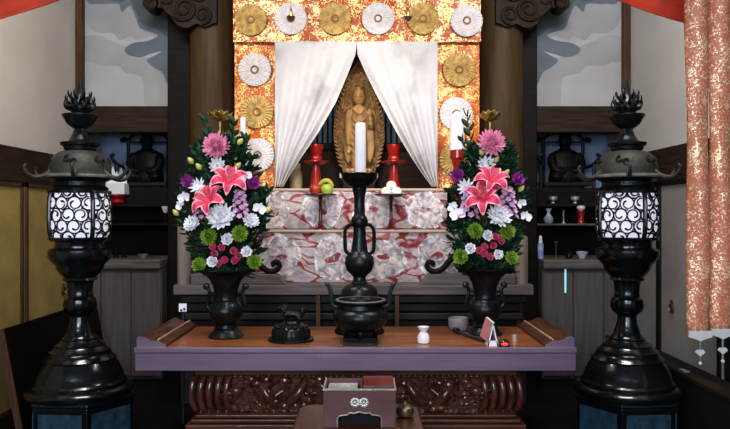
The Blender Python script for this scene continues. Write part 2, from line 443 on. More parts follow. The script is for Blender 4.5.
# recess behind the statue
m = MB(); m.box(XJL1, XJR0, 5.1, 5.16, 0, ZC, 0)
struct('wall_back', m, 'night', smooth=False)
for i, (a, b_) in enumerate(((302, 338), (380, 408))):
    Y = 5.06
    m = MB(); m.box(PX(a, Y), PX(b_, Y), Y + .012, Y + .035, PZ(146, Y), PZ(84, Y))
    w = struct('window_%d' % (i + 1), m, 'window_blue', smooth=False)
    br = MB()
    k = int((b_ - a) / 5)
    for j in range(k + 1):
        x = PX(a + j * (b_ - a) / k, Y); br.box(x - .007, x + .007, Y - .01, Y + .012, PZ(146, Y), PZ(84, Y))
    for zz in (84, 96, 146): br.box(PX(a, Y), PX(b_, Y), Y - .012, Y + .012, PZ(zz, Y) - .012, PZ(zz, Y) + .012)
    obj('window_lattice', br, 'dark_wood', w, smooth=False)
# round pillars
for nm, px in (('pillar_left', 213), ('pillar_right', 500)):
    m = MB(); m.lathe([(.147, 0), (.147, 1.0), (.145, 2.0), (.143, ZC)], 40, 0, Matrix.Translation((PX(px, 4.4), 4.4, 0)))
    struct(nm, m, 'pillar_wood')
# front lintel above the frame, from which banners and drapes hang
struct('trim_9', MB().box(XL, XR, 2.02, 2.16, 1.92, 2.06), 'beam_wood', smooth=False)

# carved beam ends beside the pillars
def beam_end(px_list, label, mirror):
    Y = 4.3; cx = 213 if not mirror else 500
    def q(u, y): return (PX(cx, Y) + (-u if not mirror else u) * Y / F, PZ(y, Y))
    t = thing('carved_beam_end', label, 'carved beam end', (0, 0, 0), group='carved beam ends on the pillars')
    sil = smooth2([(-6, -14), (14, -16), (36, -14), (54, -8), (64, 0), (67, 8), (62, 13), (55, 12), (53, 7), (57, 4), (50, 2), (48, 9), (44, 15), (38, 20), (34, 27), (24, 31), (14, 27), (6, 30), (-4, 26), (-6, 26)], 3)
    pl = [q(u, y) for u, y in sil]
    if mirror: pl = pl[::-1]
    obj('beam_end_body', MB().prism(pl, Y - .07, Y + .06), 'bracket_wood', t, smooth=False, bevel=.006)
    m = MB()
    def sp(cu, cy, r0, turns, a0, th):
        pts = []
        for i in range(26):
            f = i / 25; a = a0 + turns * 2 * PI * f; rr = r0 * (1 - .8 * f)
            X, Z = q(cu + rr * math.cos(a), cy + rr * math.sin(a)); pts.append((X, Y - .075, Z))
        m.tube(pts, [th * (1 - .5 * i / 25) for i in range(26)], 8)
    sp(58, 6, 9, 1.6, 2.5, .013); sp(26, 12, 12, 1.7, .5, .016); sp(42, 2, 8, 1.4, 3.5, .012); sp(8, 18, 9, 1.5, 1.5, .014); sp(10, -4, 9, 1.4, 0, .013)
    obj('scroll_relief', m, 'bracket_wood', t)
    return t
beam_end(None, 'dark carved wooden beam end with scrolls on the left pillar', False)
beam_end(None, 'dark carved wooden beam end with scrolls on the right pillar', True)

# counters (low cabinets) under the alcoves
def counter(x0, x1, label, slit):
    t = thing('low_cabinet', label, 'cabinet', ((x0 + x1) / 2, 4.6, 0), group='low cabinets under the alcoves')
    w = (x1 - x0) / 2
    obj('cabinet_body', MB().box(-w, w, -.27, .28, 0, .69), 'grey_wood', t, smooth=False)
    obj('cabinet_top', MB().box(-w, w, -.31, .28, .69, .748), 'altar_wood', t, smooth=False, bevel=.008)
    n = 3
    for i in range(n):
        a = -w + 2 * w * i / n
        obj('cabinet_door', MB().box(a + .004, a + 2 * w / n - .004, -.285, -.272, .02, .68), 'grey_wood', t, smooth=False, bevel=.003)
    if slit is not None:
        obj('light_slit', MB().box(slit - .0055 - (x0 + x1) / 2, slit + .0055 - (x0 + x1) / 2, -.289, -.2855, PZ(293, 4.3), PZ(269, 4.3)), 'cyan_glow', t, smooth=False)['label'] = 'narrow pale cyan strip of light'
    return t
counter(XL + .03, XJL0 - .003, 'grey-brown low wooden cabinet behind the left lantern', None)
counter(XJR1 + .003, XR - .03, 'grey-brown low wooden cabinet with a bright cyan slit, right side', PX(566, 4.3))

# alcove shelving
def shelving(x0, x1, label, glass):
    t = thing('alcove_shelf', label, 'shelf', ((x0 + x1) / 2, 4.7, .75), group='alcove shelving')
    w = (x1 - x0) / 2
    obj('upper_board', MB().box(-w, w, -.06, .18, PZ(188, 4.64) - .03 - .75, PZ(188, 4.64) - .75), 'alcove_brown', t, smooth=False)
    obj('step_board', MB().box(-w, w, -.12, .18, PZ(203.5, 4.6) - .02 - .75, PZ(203.5, 4.6) - .75), 'alcove_brown', t, smooth=False)
    obj('front_board', MB().box(-w, w, -.055, -.04, PZ(203.5, 4.6) - .75, PZ(188, 4.64) - .03 - .75), 'dark_wood', t, smooth=False)
    obj('lower_shelf', MB().box(-w, w, -.17, .18, PZ(223.5, 4.55) - .012 - .75, PZ(223.5, 4.55) - .75), 'glass_shelf' if glass else 'alcove_brown', t, smooth=False)
    for s in (-1, 1):
        obj('side_upright', MB().box(s * w - .012 if s > 0 else -w, w if s > 0 else -w + .012, -.17, .18, .0, PZ(188, 4.64) - .75), 'alcove_brown', t, smooth=False)
    return t
shelving(XL + .01, XJL0 - .002, 'dark shelving in the left alcove below a seated figure', False)
shelving(XJR1 + .002, XR - .01, 'dark shelving with a pale shelf edge in the right alcove', True)
ZU = PZ(188, 4.64); ZS = PZ(203.5, 4.6); ZM = PZ(223.5, 4.55); ZCt = .748

# ---- seated dark figures in high-backed chairs
def armchair(px, label):
    Y = 4.72; s = Y / F
    t = thing('ceremonial_chair', label, 'chair', (PX(px, Y), Y, ZU), group='high-backed chairs in the alcoves')
    H = 56 * s
    fr = MB()
    top = smoothpts([(-27 * s, .05, H - 9 * s), (-24 * s, .05, H - 5 * s), (-21 * s, .05, H - 7 * s), (-14 * s, .05, H - 1 * s), (0, .05, H), (14 * s, .05, H - 1 * s), (21 * s, .05, H - 7 * s), (24 * s, .05, H - 5 * s), (27 * s, .05, H - 9 * s)], 5)
    fr.tube(top, .011, 8)
    fr.ball((-26 * s, .05, H - 7 * s), .018); fr.ball((26 * s, .05, H - 7 * s), .018)
    obj('top_rail', fr, 'black_iron', t)
    for sd in (-1, 1):
        obj('back_post', MB().tube([(sd * 20 * s, .05, 0), (sd * 20 * s, .05, H * .5), (sd * 20 * s, .05, H - 5 * s)], .012, 8), 'black_iron', t)
        a = MB(); a.tube(smoothpts([(sd * 20 * s, .05, 21 * s), (sd * 24 * s, -.02, 22 * s), (sd * 27 * s, -.07, 25 * s), (sd * 30 * s, -.09, 31 * s), (sd * 27 * s, -.09, 33 * s)], 4), .012, 8)
        a.tube([(sd * 26 * s, -.06, 0), (sd * 26 * s, -.06, 24 * s)], .012, 8)
        obj('armrest', a, 'black_iron', t)
    obj('seat', MB().box(-24 * s, 24 * s, -.09, .06, 2 * s, 6 * s), 'black_iron', t, smooth=False, bevel=.004)
    obj('back_slat', MB().box(-20 * s, 20 * s, .045, .055, H - 10 * s, H - 8 * s), 'black_iron', t, smooth=False)
    return t
def seated_figure(px, label, hood):
    Y = 4.70; s = Y / F
    t = thing('seated_statue', label, 'statue', (PX(px, Y), Y, ZU + 6 * s), group='dark seated statues')
    m = MB()
    m.loft([(0, -.01, 0, 16.5 * s, .075), (0, -.01, 4 * s, 17 * s, .08), (0, -.01, 9 * s, 16 * s, .075), (0, 0, 15 * s, 14.5 * s, .055), (0, .005, 22 * s, 14.5 * s, .048), (0, .005, 28 * s, 14 * s, .045), (0, .005, 31 * s, 11 * s, .04), (0, .005, 33 * s, 6 * s, .034), (0, .003, 35 * s, 4.5 * s, .03), (0, 0, 37 * s, 5.5 * s, .036), (0, 0, 41 * s, 6.6 * s, .042), (0, 0, 45 * s, 6.4 * s, .041), (0, .002, 48 * s, 4.6 * s, .03), (0, .004, 50 * s, 1.5 * s, .01)], 24)
    for sd in (-1, 1):                                    # sleeves folding to the lap, knees
        m.tube(smoothpts([(sd * 12 * s, 0, 28 * s), (sd * 14.5 * s, -.03, 20 * s), (sd * 12 * s, -.07, 12 * s), (sd * 3 * s, -.085, 10 * s)], 4), [.024, .026, .028, .03, .03, .03, .03, .028, .026, .024, .02, .016, .012], 10)
        m.ball((sd * 11 * s, -.06, 5 * s), (.045, .045, .032))
        m.ball((sd * 6.3 * s, 0, 41 * s), (.006, .01, .015))
    m.ball((0, -.044, 41 * s), (.006, .01, .012))
    m.ball((0, -.036, 38.5 * s), (.012, .007, .004))
    for sd in (-1, 1): m.ball((sd * .016, -.037, 42.5 * s), (.007, .006, .004))
    o = obj('figure', m, 'figure_dark', t)
    rm = o.modifiers.new('join', 'REMESH'); rm.mode = 'VOXEL'; rm.voxel_size = .004; rm.use_smooth_shade = True
    return t
armchair(146, 'black high-backed chair with scrolled rail in the left alcove'); seated_figure(147, 'dark seated robed statue in the left alcove chair', 0)
armchair(565, 'black high-backed chair with scrolled rail in the right alcove'); seated_figure(565, 'dark seated robed statue in the right alcove chair', 1)

# ---- small things on the alcove shelves
def lathe_thing(name, label, cat, loc, prof, mats, seg=24, group=None, part='body'):
    t = thing(name, label, cat, loc, group=group)
    obj(part, MB().lathe(prof, seg), mats, t)
    return t
s4 = 4.6 / F
# left: white paper offering on a red stand
t = thing('paper_offering', 'folded white paper offering on a red stand behind the left lantern', 'offering', (PX(117, 4.6), 4.6, ZS))
obj('red_base', MB().lathe([(7 * s4, 0), (8 * s4, 1 * s4), (6 * s4, 4 * s4), (9.5 * s4, 8 * s4), (9.5 * s4, 9 * s4)], 24), 'red_lacquer', t)
m = MB(); m.box(-10 * s4, 10 * s4, -.05, .05, 9 * s4, 20 * s4)
obj('paper_box', m, 'white_card', t, smooth=False, bevel=.004)
m = MB()
for k, (a, h) in enumerate(((-.9, 15), (-.45, 17), (0, 12), (.5, 16), (.95, 11))):
    m.add([(a * 6 * s4 - .03, -.02, 20 * s4), (a * 6 * s4 + .03, .0, 20 * s4), (a * 9 * s4 + .01, -.03, (20 + h) * s4), (a * 9 * s4 - .03, .02, (18 + h * .7) * s4)], [(0, 1, 2, 3)])
obj('paper_fold', m, 'white_card', t, smooth=False, solid=.002)
t = thing('offering_cup', 'small white cup on a dark stand, left alcove shelf', 'cup', (PX(163, 4.5), 4.555, ZM))
obj('cup_stand', MB().lathe([(3.4 * s4, 0), (3.4 * s4, 1 * s4), (1.4 * s4, 3 * s4), (1.4 * s4, 9 * s4), (2.6 * s4, 10.5 * s4)], 20), 'dark_wood', t)
obj('cup_bowl', MB().lathe([(1.8 * s4, 10.5 * s4), (2.2 * s4, 12 * s4), (3.8 * s4, 15 * s4), (4 * s4, 17 * s4), (3 * s4, 16.6 * s4)], 20), 'porcelain', t)
lathe_thing('silver_dish', 'small bright silver dish on the left cabinet top', 'dish', (PX(143, 4.45), 4.45, ZCt), [(2.5 * s4, 0), (3 * s4, 1 * s4), (5.5 * s4, 4 * s4), (5 * s4, 4 * s4), (1 * s4, 2 * s4)], 'silver')
for px, lab in ((116, 'small dark candlestick on the left cabinet, nearer the lantern'), (124, 'small dark candlestick on the left cabinet, nearer the silver dish')):
    lathe_thing('small_candlestick', lab, 'candlestick', (PX(px, 4.5), 4.5, ZCt), [(3 * s4, 0), (3 * s4, 1 * s4), (1 * s4, 3 * s4), (1 * s4, 12 * s4), (2.5 * s4, 14 * s4), (2.5 * s4, 15 * s4)], 'bronze', group='small candlesticks on the left cabinet')
# right
lathe_thing('porcelain_vase', 'small blue and white porcelain vase on the right alcove shelf', 'vase', (PX(548.5, 4.58), 4.58, ZM), [(3 * s4, 0), (4.6 * s4, 2 * s4), (4.8 * s4, 5 * s4), (2 * s4, 9 * s4), (1.8 * s4, 11 * s4), (3 * s4, 15 * s4), (2.4 * s4, 15 * s4)], 'porcelain_blue')
lathe_thing('small_candlestick', 'thin pale candlestick on the right alcove shelf', 'candlestick', (PX(563.5, 4.58), 4.58, ZM), [(2 * s4, 0), (2 * s4, .8 * s4), (.7 * s4, 2 * s4), (.7 * s4, 12 * s4), (1.3 * s4, 13 * s4)], 'silver')
t = thing('rice_stand', 'red offering stand with a white bowl on the right alcove shelf', 'offering', (PX(581, 4.58), 4.58, ZM))
obj('red_stand', MB().lathe([(4.3 * s4, 0), (3.6 * s4, 1 * s4), (3 * s4, 6 * s4), (4 * s4, 12 * s4), (4 * s4, 13 * s4)], 20), 'red_lacquer', t)
obj('white_bowl', MB().lathe([(2.5 * s4, 13 * s4), (4.2 * s4, 15 * s4), (4.2 * s4, 17 * s4), (2 * s4, 18 * s4)], 20), 'porcelain', t)
for px, lab in ((553, 'small silver cup put in for a glint on the dark step, left of the other'), (575, 'small silver cup put in for a glint on the dark step, nearer the right lantern')):
    lathe_thing('glint_cup', lab, 'cup', (PX(px, 4.61), 4.61, ZS), [(2.5 * s4, 0), (1.5 * s4, 1.5 * s4), (4.3 * s4, 4 * s4), (4.6 * s4, 7 * s4), (3.9 * s4, 7 * s4), (2 * s4, 5 * s4)], 'silver', group='made-up silver cups for glints in the right alcove')  # cups made up in place of two white glints
t = thing('blue_bottle', 'bright blue and white bottle on the right cabinet top', 'bottle', (PX(540.5, 4.42), 4.42, ZCt))
k = 4.42 / F
obj('bottle_body', MB().lathe([(2.8 * k, 0), (3 * k, 1 * k), (3 * k, 14 * k), (2.2 * k, 16 * k)], 20), 'bottle_blue', t)
obj('bottle_cap', MB().lathe([(2.2 * k, 16 * k), (1.8 * k, 18 * k), (1.4 * k, 22 * k), (.7 * k, 23 * k)], 16), 'porcelain', t)
lathe_thing('small_candlestick', 'thin dark candlestick beside the blue bottle on the right cabinet', 'candlestick', (PX(556, 4.45), 4.45, ZCt), [(2.6 * k, 0), (2.6 * k, .8 * k), (.8 * k, 2 * k), (.8 * k, 14 * k), (1.8 * k, 16 * k), (1.6 * k, 17 * k)], 'old_brass')
lathe_thing('porcelain_bowl', 'small patterned porcelain bowl on the right cabinet top', 'bowl', (PX(582, 4.42), 4.42, ZCt), [(3 * k, 0), (3 * k, 1 * k), (5.6 * k, 5 * k), (5.8 * k, 7 * k), (5.2 * k, 7 * k), (1 * k, 2.5 * k)], 'porcelain_blue')
lathe_thing('round_pot', 'small dark round pot between candlestick and porcelain bowl', 'pot', (PX(569, 4.42), 4.42, ZCt), [(2 * k, 0), (4 * k, 2 * k), (4 * k, 5 * k), (2 * k, 7 * k), (1 * k, 8 * k)], 'bronze')

# ---- low dark screens along the side walls
t = thing('low_screen', 'dark brown low board leaning along the left wall', 'screen', (-1.6, 3.55, 0))
M_ = Matrix.Translation((-.03, 0, 0)) @ Matrix.Rotation(R(-11), 4, 'Y')
obj('board', MB().box(-.012, .012, -.45, .62, .02, .52, 0, Matrix.Translation((.06, 0, 0)) @ Matrix.Rotation(R(-11), 4, 'Y')), 'dark_wood', t, smooth=False)
obj('edge_strip', MB().box(-.013, .018, -.458, -.45, .02, .52, 0, Matrix.Translation((.06, 0, 0)) @ Matrix.Rotation(R(-11), 4, 'Y')), 'post_wood', t, smooth=False)
t = thing('low_bench', 'black low bench with brown top strip along the right wall', 'bench', (1.56, 3.2, 0))
obj('bench_front', MB().box(-.07, .1, -.75, 1.05, 0, .265), 'night', t, smooth=False)
obj('top_strip', MB().box(-.075, -.012, -.76, 1.06, .265, .285), 'beam_wood', t, smooth=False, bevel=.003)
for y in (-.42, .08): obj('metal_stud', MB().box(-.055, -.03, y - .03, y + .03, .285, .291), 'silver', t, smooth=False)

# ================================================================== ALTAR
AX = PX(353, 3.7)
t = thing('altar_dais', 'grey-brown wooden altar platform with curled railings behind the table', 'altar', (AX, 3.7, 0))
ZD = .652
xl, xr = PX(173, 3.7) - AX, PX(534, 3.7) - AX
obj('rear_slab', MB().box(-.72, .72, .52, 1.36, 0, ZD), 'altar_dark', t, smooth=False)
obj('top_slab', MB().box(xl, xr, 0, .52, ZD - .055, ZD), 'altar_wood', t, smooth=False, bevel=.006)
m = MB(); ins = .06
for k, (z0, z1, dd) in enumerate(((.55, .597, .03), (.50, .55, .06), (.455, .50, .045), (.40, .455, .075), (.34, .40, .06), (.0, .34, .03))):
    m.box(xl + dd, xr - dd, dd, .51, z0, z1 - .004)
obj('moulded_base', m, 'altar_dark', t, smooth=False, bevel=.008)
for px in (318, 397): obj('strut', MB().box(PX(px, 3.7) - AX - .011, PX(px, 3.7) - AX + .011, .004, .03, .40, ZD - .056), 'post_wood', t, smooth=False)
for sd in (-1, 1):
    cx = 353
    t = thing('altar_railing', 'curl-ended wooden railing with round post on the %s of the altar' % ('left' if sd > 0 else 'right'), 'railing', (AX, 3.7, 0), group='curled altar railings')
    def q(px, py, Y=3.76):                      # mirrored about the altar's centre line
        return Vector((sd * (PX(px, Y) - PX(353, Y)) , Y - 3.7, PZ(py, Y)))
    # railing base on the slab
    m = MB()
    pl = [(sd * -(PX(353, 3.73) - PX(191, 3.73)), ZD), (sd * -(PX(353, 3.73) - PX(287, 3.73)), ZD), (sd * -(PX(353, 3.73) - PX(277, 3.73)), ZD + .055), (sd * -(PX(353, 3.73) - PX(191, 3.73)), ZD + .055)]
    if sd < 0: pl = pl[::-1]
    m.prism(pl, .02, .1)
    obj('railing_base', m, 'altar_wood', t, smooth=False, bevel=.004)
    p0 = q(184 if sd > 0 else 185, 222 if sd > 0 else 236)
    obj('railing_post', MB().lathe([(.036, ZD), (.036, p0.z - .012), (.03, p0.z)], 24, 0, Matrix.Translation((p0.x, .06, 0))), 'post_grey', t)
    pts = smoothpts([q(184, 240), q(215, 240), q(238, 246), q(254, 258), q(264, 269), q(273, 271.5), q(279, 267), q(277.5, 262), q(273, 263), q(274, 266.5)], 5)
    n = len(pts)
    obj('handrail', MB().tube(pts, [.019 - .006 * i / n for i in range(n)], 10), 'dark_wood', t)

# two stepped tiers
def tier(px0, px1, Y0, Y1, z0, z1, label, clabel, cm):
    x0, x1 = PX(px0, Y0), PX(px1, Y0); cx = (x0 + x1) / 2; w = (x1 - x0) / 2
    t = thing('altar_step', label, 'altar step', (cx, Y0, z0), group='altar steps')
    obj('step_body', MB().box(-w + .01, w - .01, .012, Y1 - Y0, 0, z1 - z0 - .014), 'altar_dark', t, smooth=False)
    obj('step_top', MB().box(-w - .01, w + .01, -.012, Y1 - Y0, z1 - z0 - .014, z1 - z0), 'pale_edge', t, smooth=False, bevel=.003)
    zc0 = max(z0, ZT1 + .003) if z1 > ZT1 + .01 else z0
    h = (z1 - zc0 - .016)
    def fn(u, v):
        x = -w + 2 * w * u; zz = -h / 2 + h * v
        f = .006 * noise.noise(Vector((x * 7, zz * 5, z0 * 9))) + .004 * noise.noise(Vector((x * 22, zz * 14, z0 * 5)))
        step = .004 * math.tanh(8 * math.sin(x * 2 * PI / .29 + 1))
        return (x, f + step, zz)
    c = obj('brocade_cloth', MB().grid(fn, 90, 24), cm, None, loc=(cx, Y0 - .004, zc0 + .001 + h / 2))
    tag(c, clabel, 'cloth', 'brocade cloths on the altar steps')
ZT1 = PZ(230, 3.85); ZT2 = PZ(188.5, 4.05)
tier(251, 461, 3.85, 4.0, ZD, ZT1, 'lower altar step with a pale front edge', 'pale brocade cloth with crimson clouds on the lower altar step', 'step_cloth')
tier(266, 447, 4.05, 5.05, ZD, ZT2, 'upper altar step holding statue and red candlesticks', 'pale brocade cloth with crimson clouds on the upper altar step', 'step_cloth_upper')
tL = bpy.data.objects['altar_step']
obj('step_back', MB().box(-.55, .55, .15, .198, 0, ZT1 - ZD), 'altar_dark', tL, smooth=False)

# cabinet behind the statue
t = thing('shrine_cabinet', 'dark brown low cabinet standing behind the carved statue', 'cabinet', (PX(358, 4.75), 4.75, ZT2))
kw = 76 * 4.75 / F
obj('cabinet_body', MB().box(-kw, kw, 0, .25, 0, PZ(150, 4.75) - ZT2), 'alcove_brown', t, smooth=False)
obj('cabinet_top', MB().box(-kw - .015, kw + .015, -.015, .26, PZ(150, 4.75) - ZT2, PZ(143, 4.75) - ZT2), 'dark_wood', t, smooth=False, bevel=.005)
for i in range(4): obj('cabinet_door', MB().box(-kw + kw * i / 2 + .008, -kw + kw * (i + 1) / 2 - .008, -.008, 0, .02, PZ(152, 4.75) - ZT2), 'beam_wood', t, smooth=False, bevel=.003)

# ---- carved standing statue with a flame halo
Y = 4.5; s = Y / F
t = thing('buddha_statue', 'golden-brown carved wooden standing Buddha before a pointed flame halo', 'statue', (PX(359, Y), Y, ZT2))
def zz(y): return PZ(y, Y) - ZT2
m = MB(); m.box(-16 * s, 16 * s, -.09, .09, 0, zz(179)); obj('plinth', m, 'alcove_brown', t, smooth=False, bevel=.004)
m = MB(); m.box(-19 * s, 19 * s, -.11, .11, zz(179), zz(174)); obj('plinth_top', m, 'plinth_pale', t, smooth=False, bevel=.004)
m = MB(); m.lathe([(.085, zz(174)), (.09, zz(173)), (.075, zz(171.5)), (.088, zz(169)), (.07, zz(168.5))], 24, sy=.8)
for k in range(12):
    a = 2 * PI * k / 12; m.ball((.082 * math.cos(a), .066 * math.sin(a), zz(171)), (.018, .016, .016))
obj('lotus_base', m, 'statue_wood', t)
# halo
hp = smooth2([(-16, 172), (-20, 158), (-23.5, 142), (-24, 128), (-22, 112), (-17, 94), (-10.5, 79), (-4, 68), (0, 62), (4, 68), (10.5, 79), (17, 94), (22, 112), (24, 128), (23.5, 142), (20, 158), (16, 172)], 4)
m = MB(); pl = [(u * s, zz(y)) for u, y in hp]
m.prism(pl, .055, .075, 0)
halo = obj('flame_halo', m, 'halo_ground_shade', t)
m = MB()
# flame tongues along the border and curls inside
for i in range(2, len(hp) - 2):
    u, y = hp[i]; a = math.atan2(-(y - 125) / 50, u / 24.0)
    d = Vector((math.cos(a) * .4, 0, .5 + .5 * math.sin(a))).normalized()
    b0 = Vector((u * s * .93, .05, zz(y) )); 
    m.tube(smoothpts([b0, b0 + d * .014 + Vector((math.copysign(.006, u), -.006, 0)), b0 + d * .032], 3), [.009, .0085, .008, .007, .005, .0035, .001], 6)
rr = random.Random(3)
for i in range(150):
    y = rr.uniform(70, 168); 
    wmax = 0
    for j in range(len(hp) - 1):
        if hp[j][0] < 0 and (hp[j][1] - y) * (hp[j + 1][1] - y) <= 0: wmax = -hp[j][0]; break
    u = rr.uniform(-1, 1) * wmax * .92
    if abs(u) < 7 and 88 < y < 170: continue
    r0 = rr.uniform(.012, .024); a0 = rr.uniform(0, 6.3); sg = rr.choice((-1, 1)); pts = []
    for k in range(9):
        f = k / 8; a = a0 + sg * f * 5; q_ = r0 * (1 - .75 * f); pts.append((u * s + q_ * math.cos(a), .05, zz(y) + q_ * 1.2 * math.sin(a)))
    m.tube(pts, [.0068 * (1 - .5 * k / 8) for k in range(9)], 5)
# head ring and body ring
for cy, rx, rz in ((96, 12.5, 13), (128, 17.5, 40)):
    pts = [(rx * s * math.cos(a), .047, zz(cy) + rz * s * math.sin(a)) for a in [2 * PI * k / 40 for k in range(41)]]
    m.tube(pts, .006, 6)
obj('halo_scrolls', m, 'statue_halo', halo)
# body
m = MB()
body = [(169, 7.2, .05), (166, 8, .052), (158, 8.8, .05), (146, 8.6, .046), (134, 8.4, .043), (127, 8.6, .043), (120, 8, .04), (114, 8.4, .04), (110.5, 8.6, .037), (108, 7, .032), (106, 3.6, .022), (104.6, 2.6, .019), (103.8, 3.6, .024), (102, 4.9, .031), (99, 5.5, .034), (95, 5.7, .035), (92.2, 5.2, .033), (90.4, 4.2, .028), (89.8, 3.0, .021), (88.6, 3.0, .02), (87.4, 2.4, .016), (86.7, .8, .005)]
m.loft([(0, 0 if y > 105 else -.004, zz(y), r_ * s, d_) for y, r_, d_ in body], 24)
# face
m.ball((0, -.036, zz(98.3)), (.005, .008, .011)); m.ball((0, -.032, zz(101)), (.010, .005, .0035)); m.ball((0, -.029, zz(103)), (.012, .007, .006))
for sd in (-1, 1):
    m.ball((sd * .014, -.03, zz(97)), (.008, .005, .0035)); m.ball((sd * .014, -.031, zz(95.3)), (.010, .004, .002))
    m.ball((sd * 5.1 * s, 0, zz(99)), (.005, .009, .021))
# necklace, collar of the robe
m.tube(smoothpts([(-6 * s, -.03, zz(109)), (-3 * s, -.043, zz(113)), (0, -.046, zz(115)), (3 * s, -.043, zz(113)), (6 * s, -.03, zz(109))], 4), .006, 6)
# arms: viewer's right hand raised before the chest, the other hanging
m.tube(smoothpts([(-8 * s, 0, zz(111)), (-10.5 * s, 0, zz(119)), (-11 * s, -.008, zz(128)), (-10.5 * s, -.03, zz(140)), (-10 * s, -.035, zz(146))], 4), [.026] * 5 + [.024] * 4 + [.021] * 4 + [.016] * 3 + [.012], 10)
m.tube(smoothpts([(8 * s, 0, zz(111)), (10.5 * s, 0, zz(119)), (11.5 * s, -.01, zz(127)), (11.5 * s, -.045, zz(124)), (11 * s, -.06, zz(118))], 4), [.026] * 5 + [.024] * 4 + [.021] * 4 + [.016] * 3 + [.012], 10)
def tiny_hand(base, d, side):
    base = Vector(base); d = Vector(d).normalized(); x = Vector((1, 0, 0))
    m.ball(base + d * .012, (.013, .008, .016))
    for k in range(4):
        b = base + d * .022 + x * ((k - 1.5) * .0062)
        Ln = (.017, .021, .020, .015)[k]
        m.tube([b, b + d * Ln * .6, b + d * Ln + Vector((0, -.004, 0))], [.0034, .0032, .0026], 6)
    b = base + d * .008 + x * side * .011
    m.tube([b, b + d * .010 + x * side * .007, b + d * .019 + x * side * .006], [.0042, .004, .003], 6)
tiny_hand((-10 * s, -.037, zz(147)), (0, -.1, -1), 1)
tiny_hand((11 * s, -.062, zz(117)), (0, -.1, 1), -1)
# hanging sleeves and robe folds
for sd in (-1, 1):
    m.tube(smoothpts([(sd * 9.5 * s, .005, zz(124)), (sd * 11.5 * s, .0, zz(136)), (sd * 12 * s, .005, zz(150)), (sd * 10.5 * s, .005, zz(163))], 4), [.018, .02, .022, .024, .025, .026, .026, .025, .024, .022, .018, .012, .005], 8, flat=.6)
for k in range(7):
    y0 = 122 + k * 6.5
    m.tube(smoothpts([(-7.5 * s, -.028, zz(y0 - 4)), (-3 * s, -.046, zz(y0 + 1)), (0, -.051, zz(y0 + 2.5)), (3 * s, -.046, zz(y0 + 1)), (7.5 * s, -.028, zz(y0 - 4))], 4), .0045, 6)
hm = MB()
hm.loft([(0, .004, zz(y), r_ * s, d_) for y, r_, d_ in ((96.5, 5.7, .030), (95, 6.1, .034), (92, 5.6, .036), (90.2, 4.6, .031), (89.6, 3.3, .023), (88.4, 3.3, .022), (87.1, 2.6, .018), (86.3, .8, .005))], 24)
obj('hair', hm, 'statue_dark', t)
hm = MB()
for sd in (-1, 1): hm.ball((sd * .0145, -.037, zz(97.6)), (.0085, .004, .0028))
hm.ball((0, -.0385, zz(101.2)), (.0095, .003, .0026))
obj('face_carving', hm, 'statue_dark', t)['label'] = 'dark eyes and mouth'
o = obj('figure', m, 'statue_wood', t)
rm = o.modifiers.new('join', 'REMESH'); rm.mode = 'VOXEL'; rm.voxel_size = .0032; rm.use_smooth_shade = True

# ---- curtains
YC = 4.14
def curtain(label, outer, inner_pts, side):
    ys = [42, 55, 75, 100, 132, 158, 175, 187]
    def inner(y):
        for i in range(len(inner_pts) - 1):
            (y0, x0), (y1, x1) = inner_pts[i], inner_pts[i + 1]
            if y0 <= y <= y1: f = (y - y0) / (y1 - y0); f = f; return x0 + (x1 - x0) * f
        return inner_pts[-1][1]
    def fn(u, v):
        y = 42 + 145 * v
        xi = inner(y); x = outer + (xi - outer) * u
        wv = abs(xi - outer)
        amp = .006 + .022 * v
        fold = amp * math.sin(u * 2 * PI * 4.2 + 2.4 * v) * (.4 + .6 * u) + .01 * noise.noise(Vector((u * 4, v * 3, side)))
        return (PX(x, YC), YC + fold - .01, PZ(y, YC))
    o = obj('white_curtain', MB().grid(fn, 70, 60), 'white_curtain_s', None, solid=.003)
    return tag(o, label, 'curtain', 'white shrine curtains')
# faint grey blotches in the weave
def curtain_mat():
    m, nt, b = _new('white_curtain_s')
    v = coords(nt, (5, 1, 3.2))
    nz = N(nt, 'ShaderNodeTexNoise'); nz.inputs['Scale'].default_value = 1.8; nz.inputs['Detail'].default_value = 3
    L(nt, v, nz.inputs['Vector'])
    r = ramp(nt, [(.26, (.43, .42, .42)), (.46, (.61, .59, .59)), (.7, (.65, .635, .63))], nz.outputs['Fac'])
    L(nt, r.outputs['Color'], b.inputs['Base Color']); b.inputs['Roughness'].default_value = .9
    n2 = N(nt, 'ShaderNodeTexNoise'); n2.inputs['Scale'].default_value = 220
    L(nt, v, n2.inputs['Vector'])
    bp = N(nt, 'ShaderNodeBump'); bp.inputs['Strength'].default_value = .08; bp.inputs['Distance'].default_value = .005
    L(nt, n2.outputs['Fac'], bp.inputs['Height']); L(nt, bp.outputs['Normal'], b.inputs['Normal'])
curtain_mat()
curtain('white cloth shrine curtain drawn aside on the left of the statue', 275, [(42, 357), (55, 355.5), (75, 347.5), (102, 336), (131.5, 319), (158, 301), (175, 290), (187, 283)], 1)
curtain('white cloth shrine curtain drawn aside on the right of the statue', 437.5, [(42, 356.5), (55, 357.5), (75, 366.5), (99, 378.5), (135, 398), (160, 413), (175, 423), (187, 432)], 2)

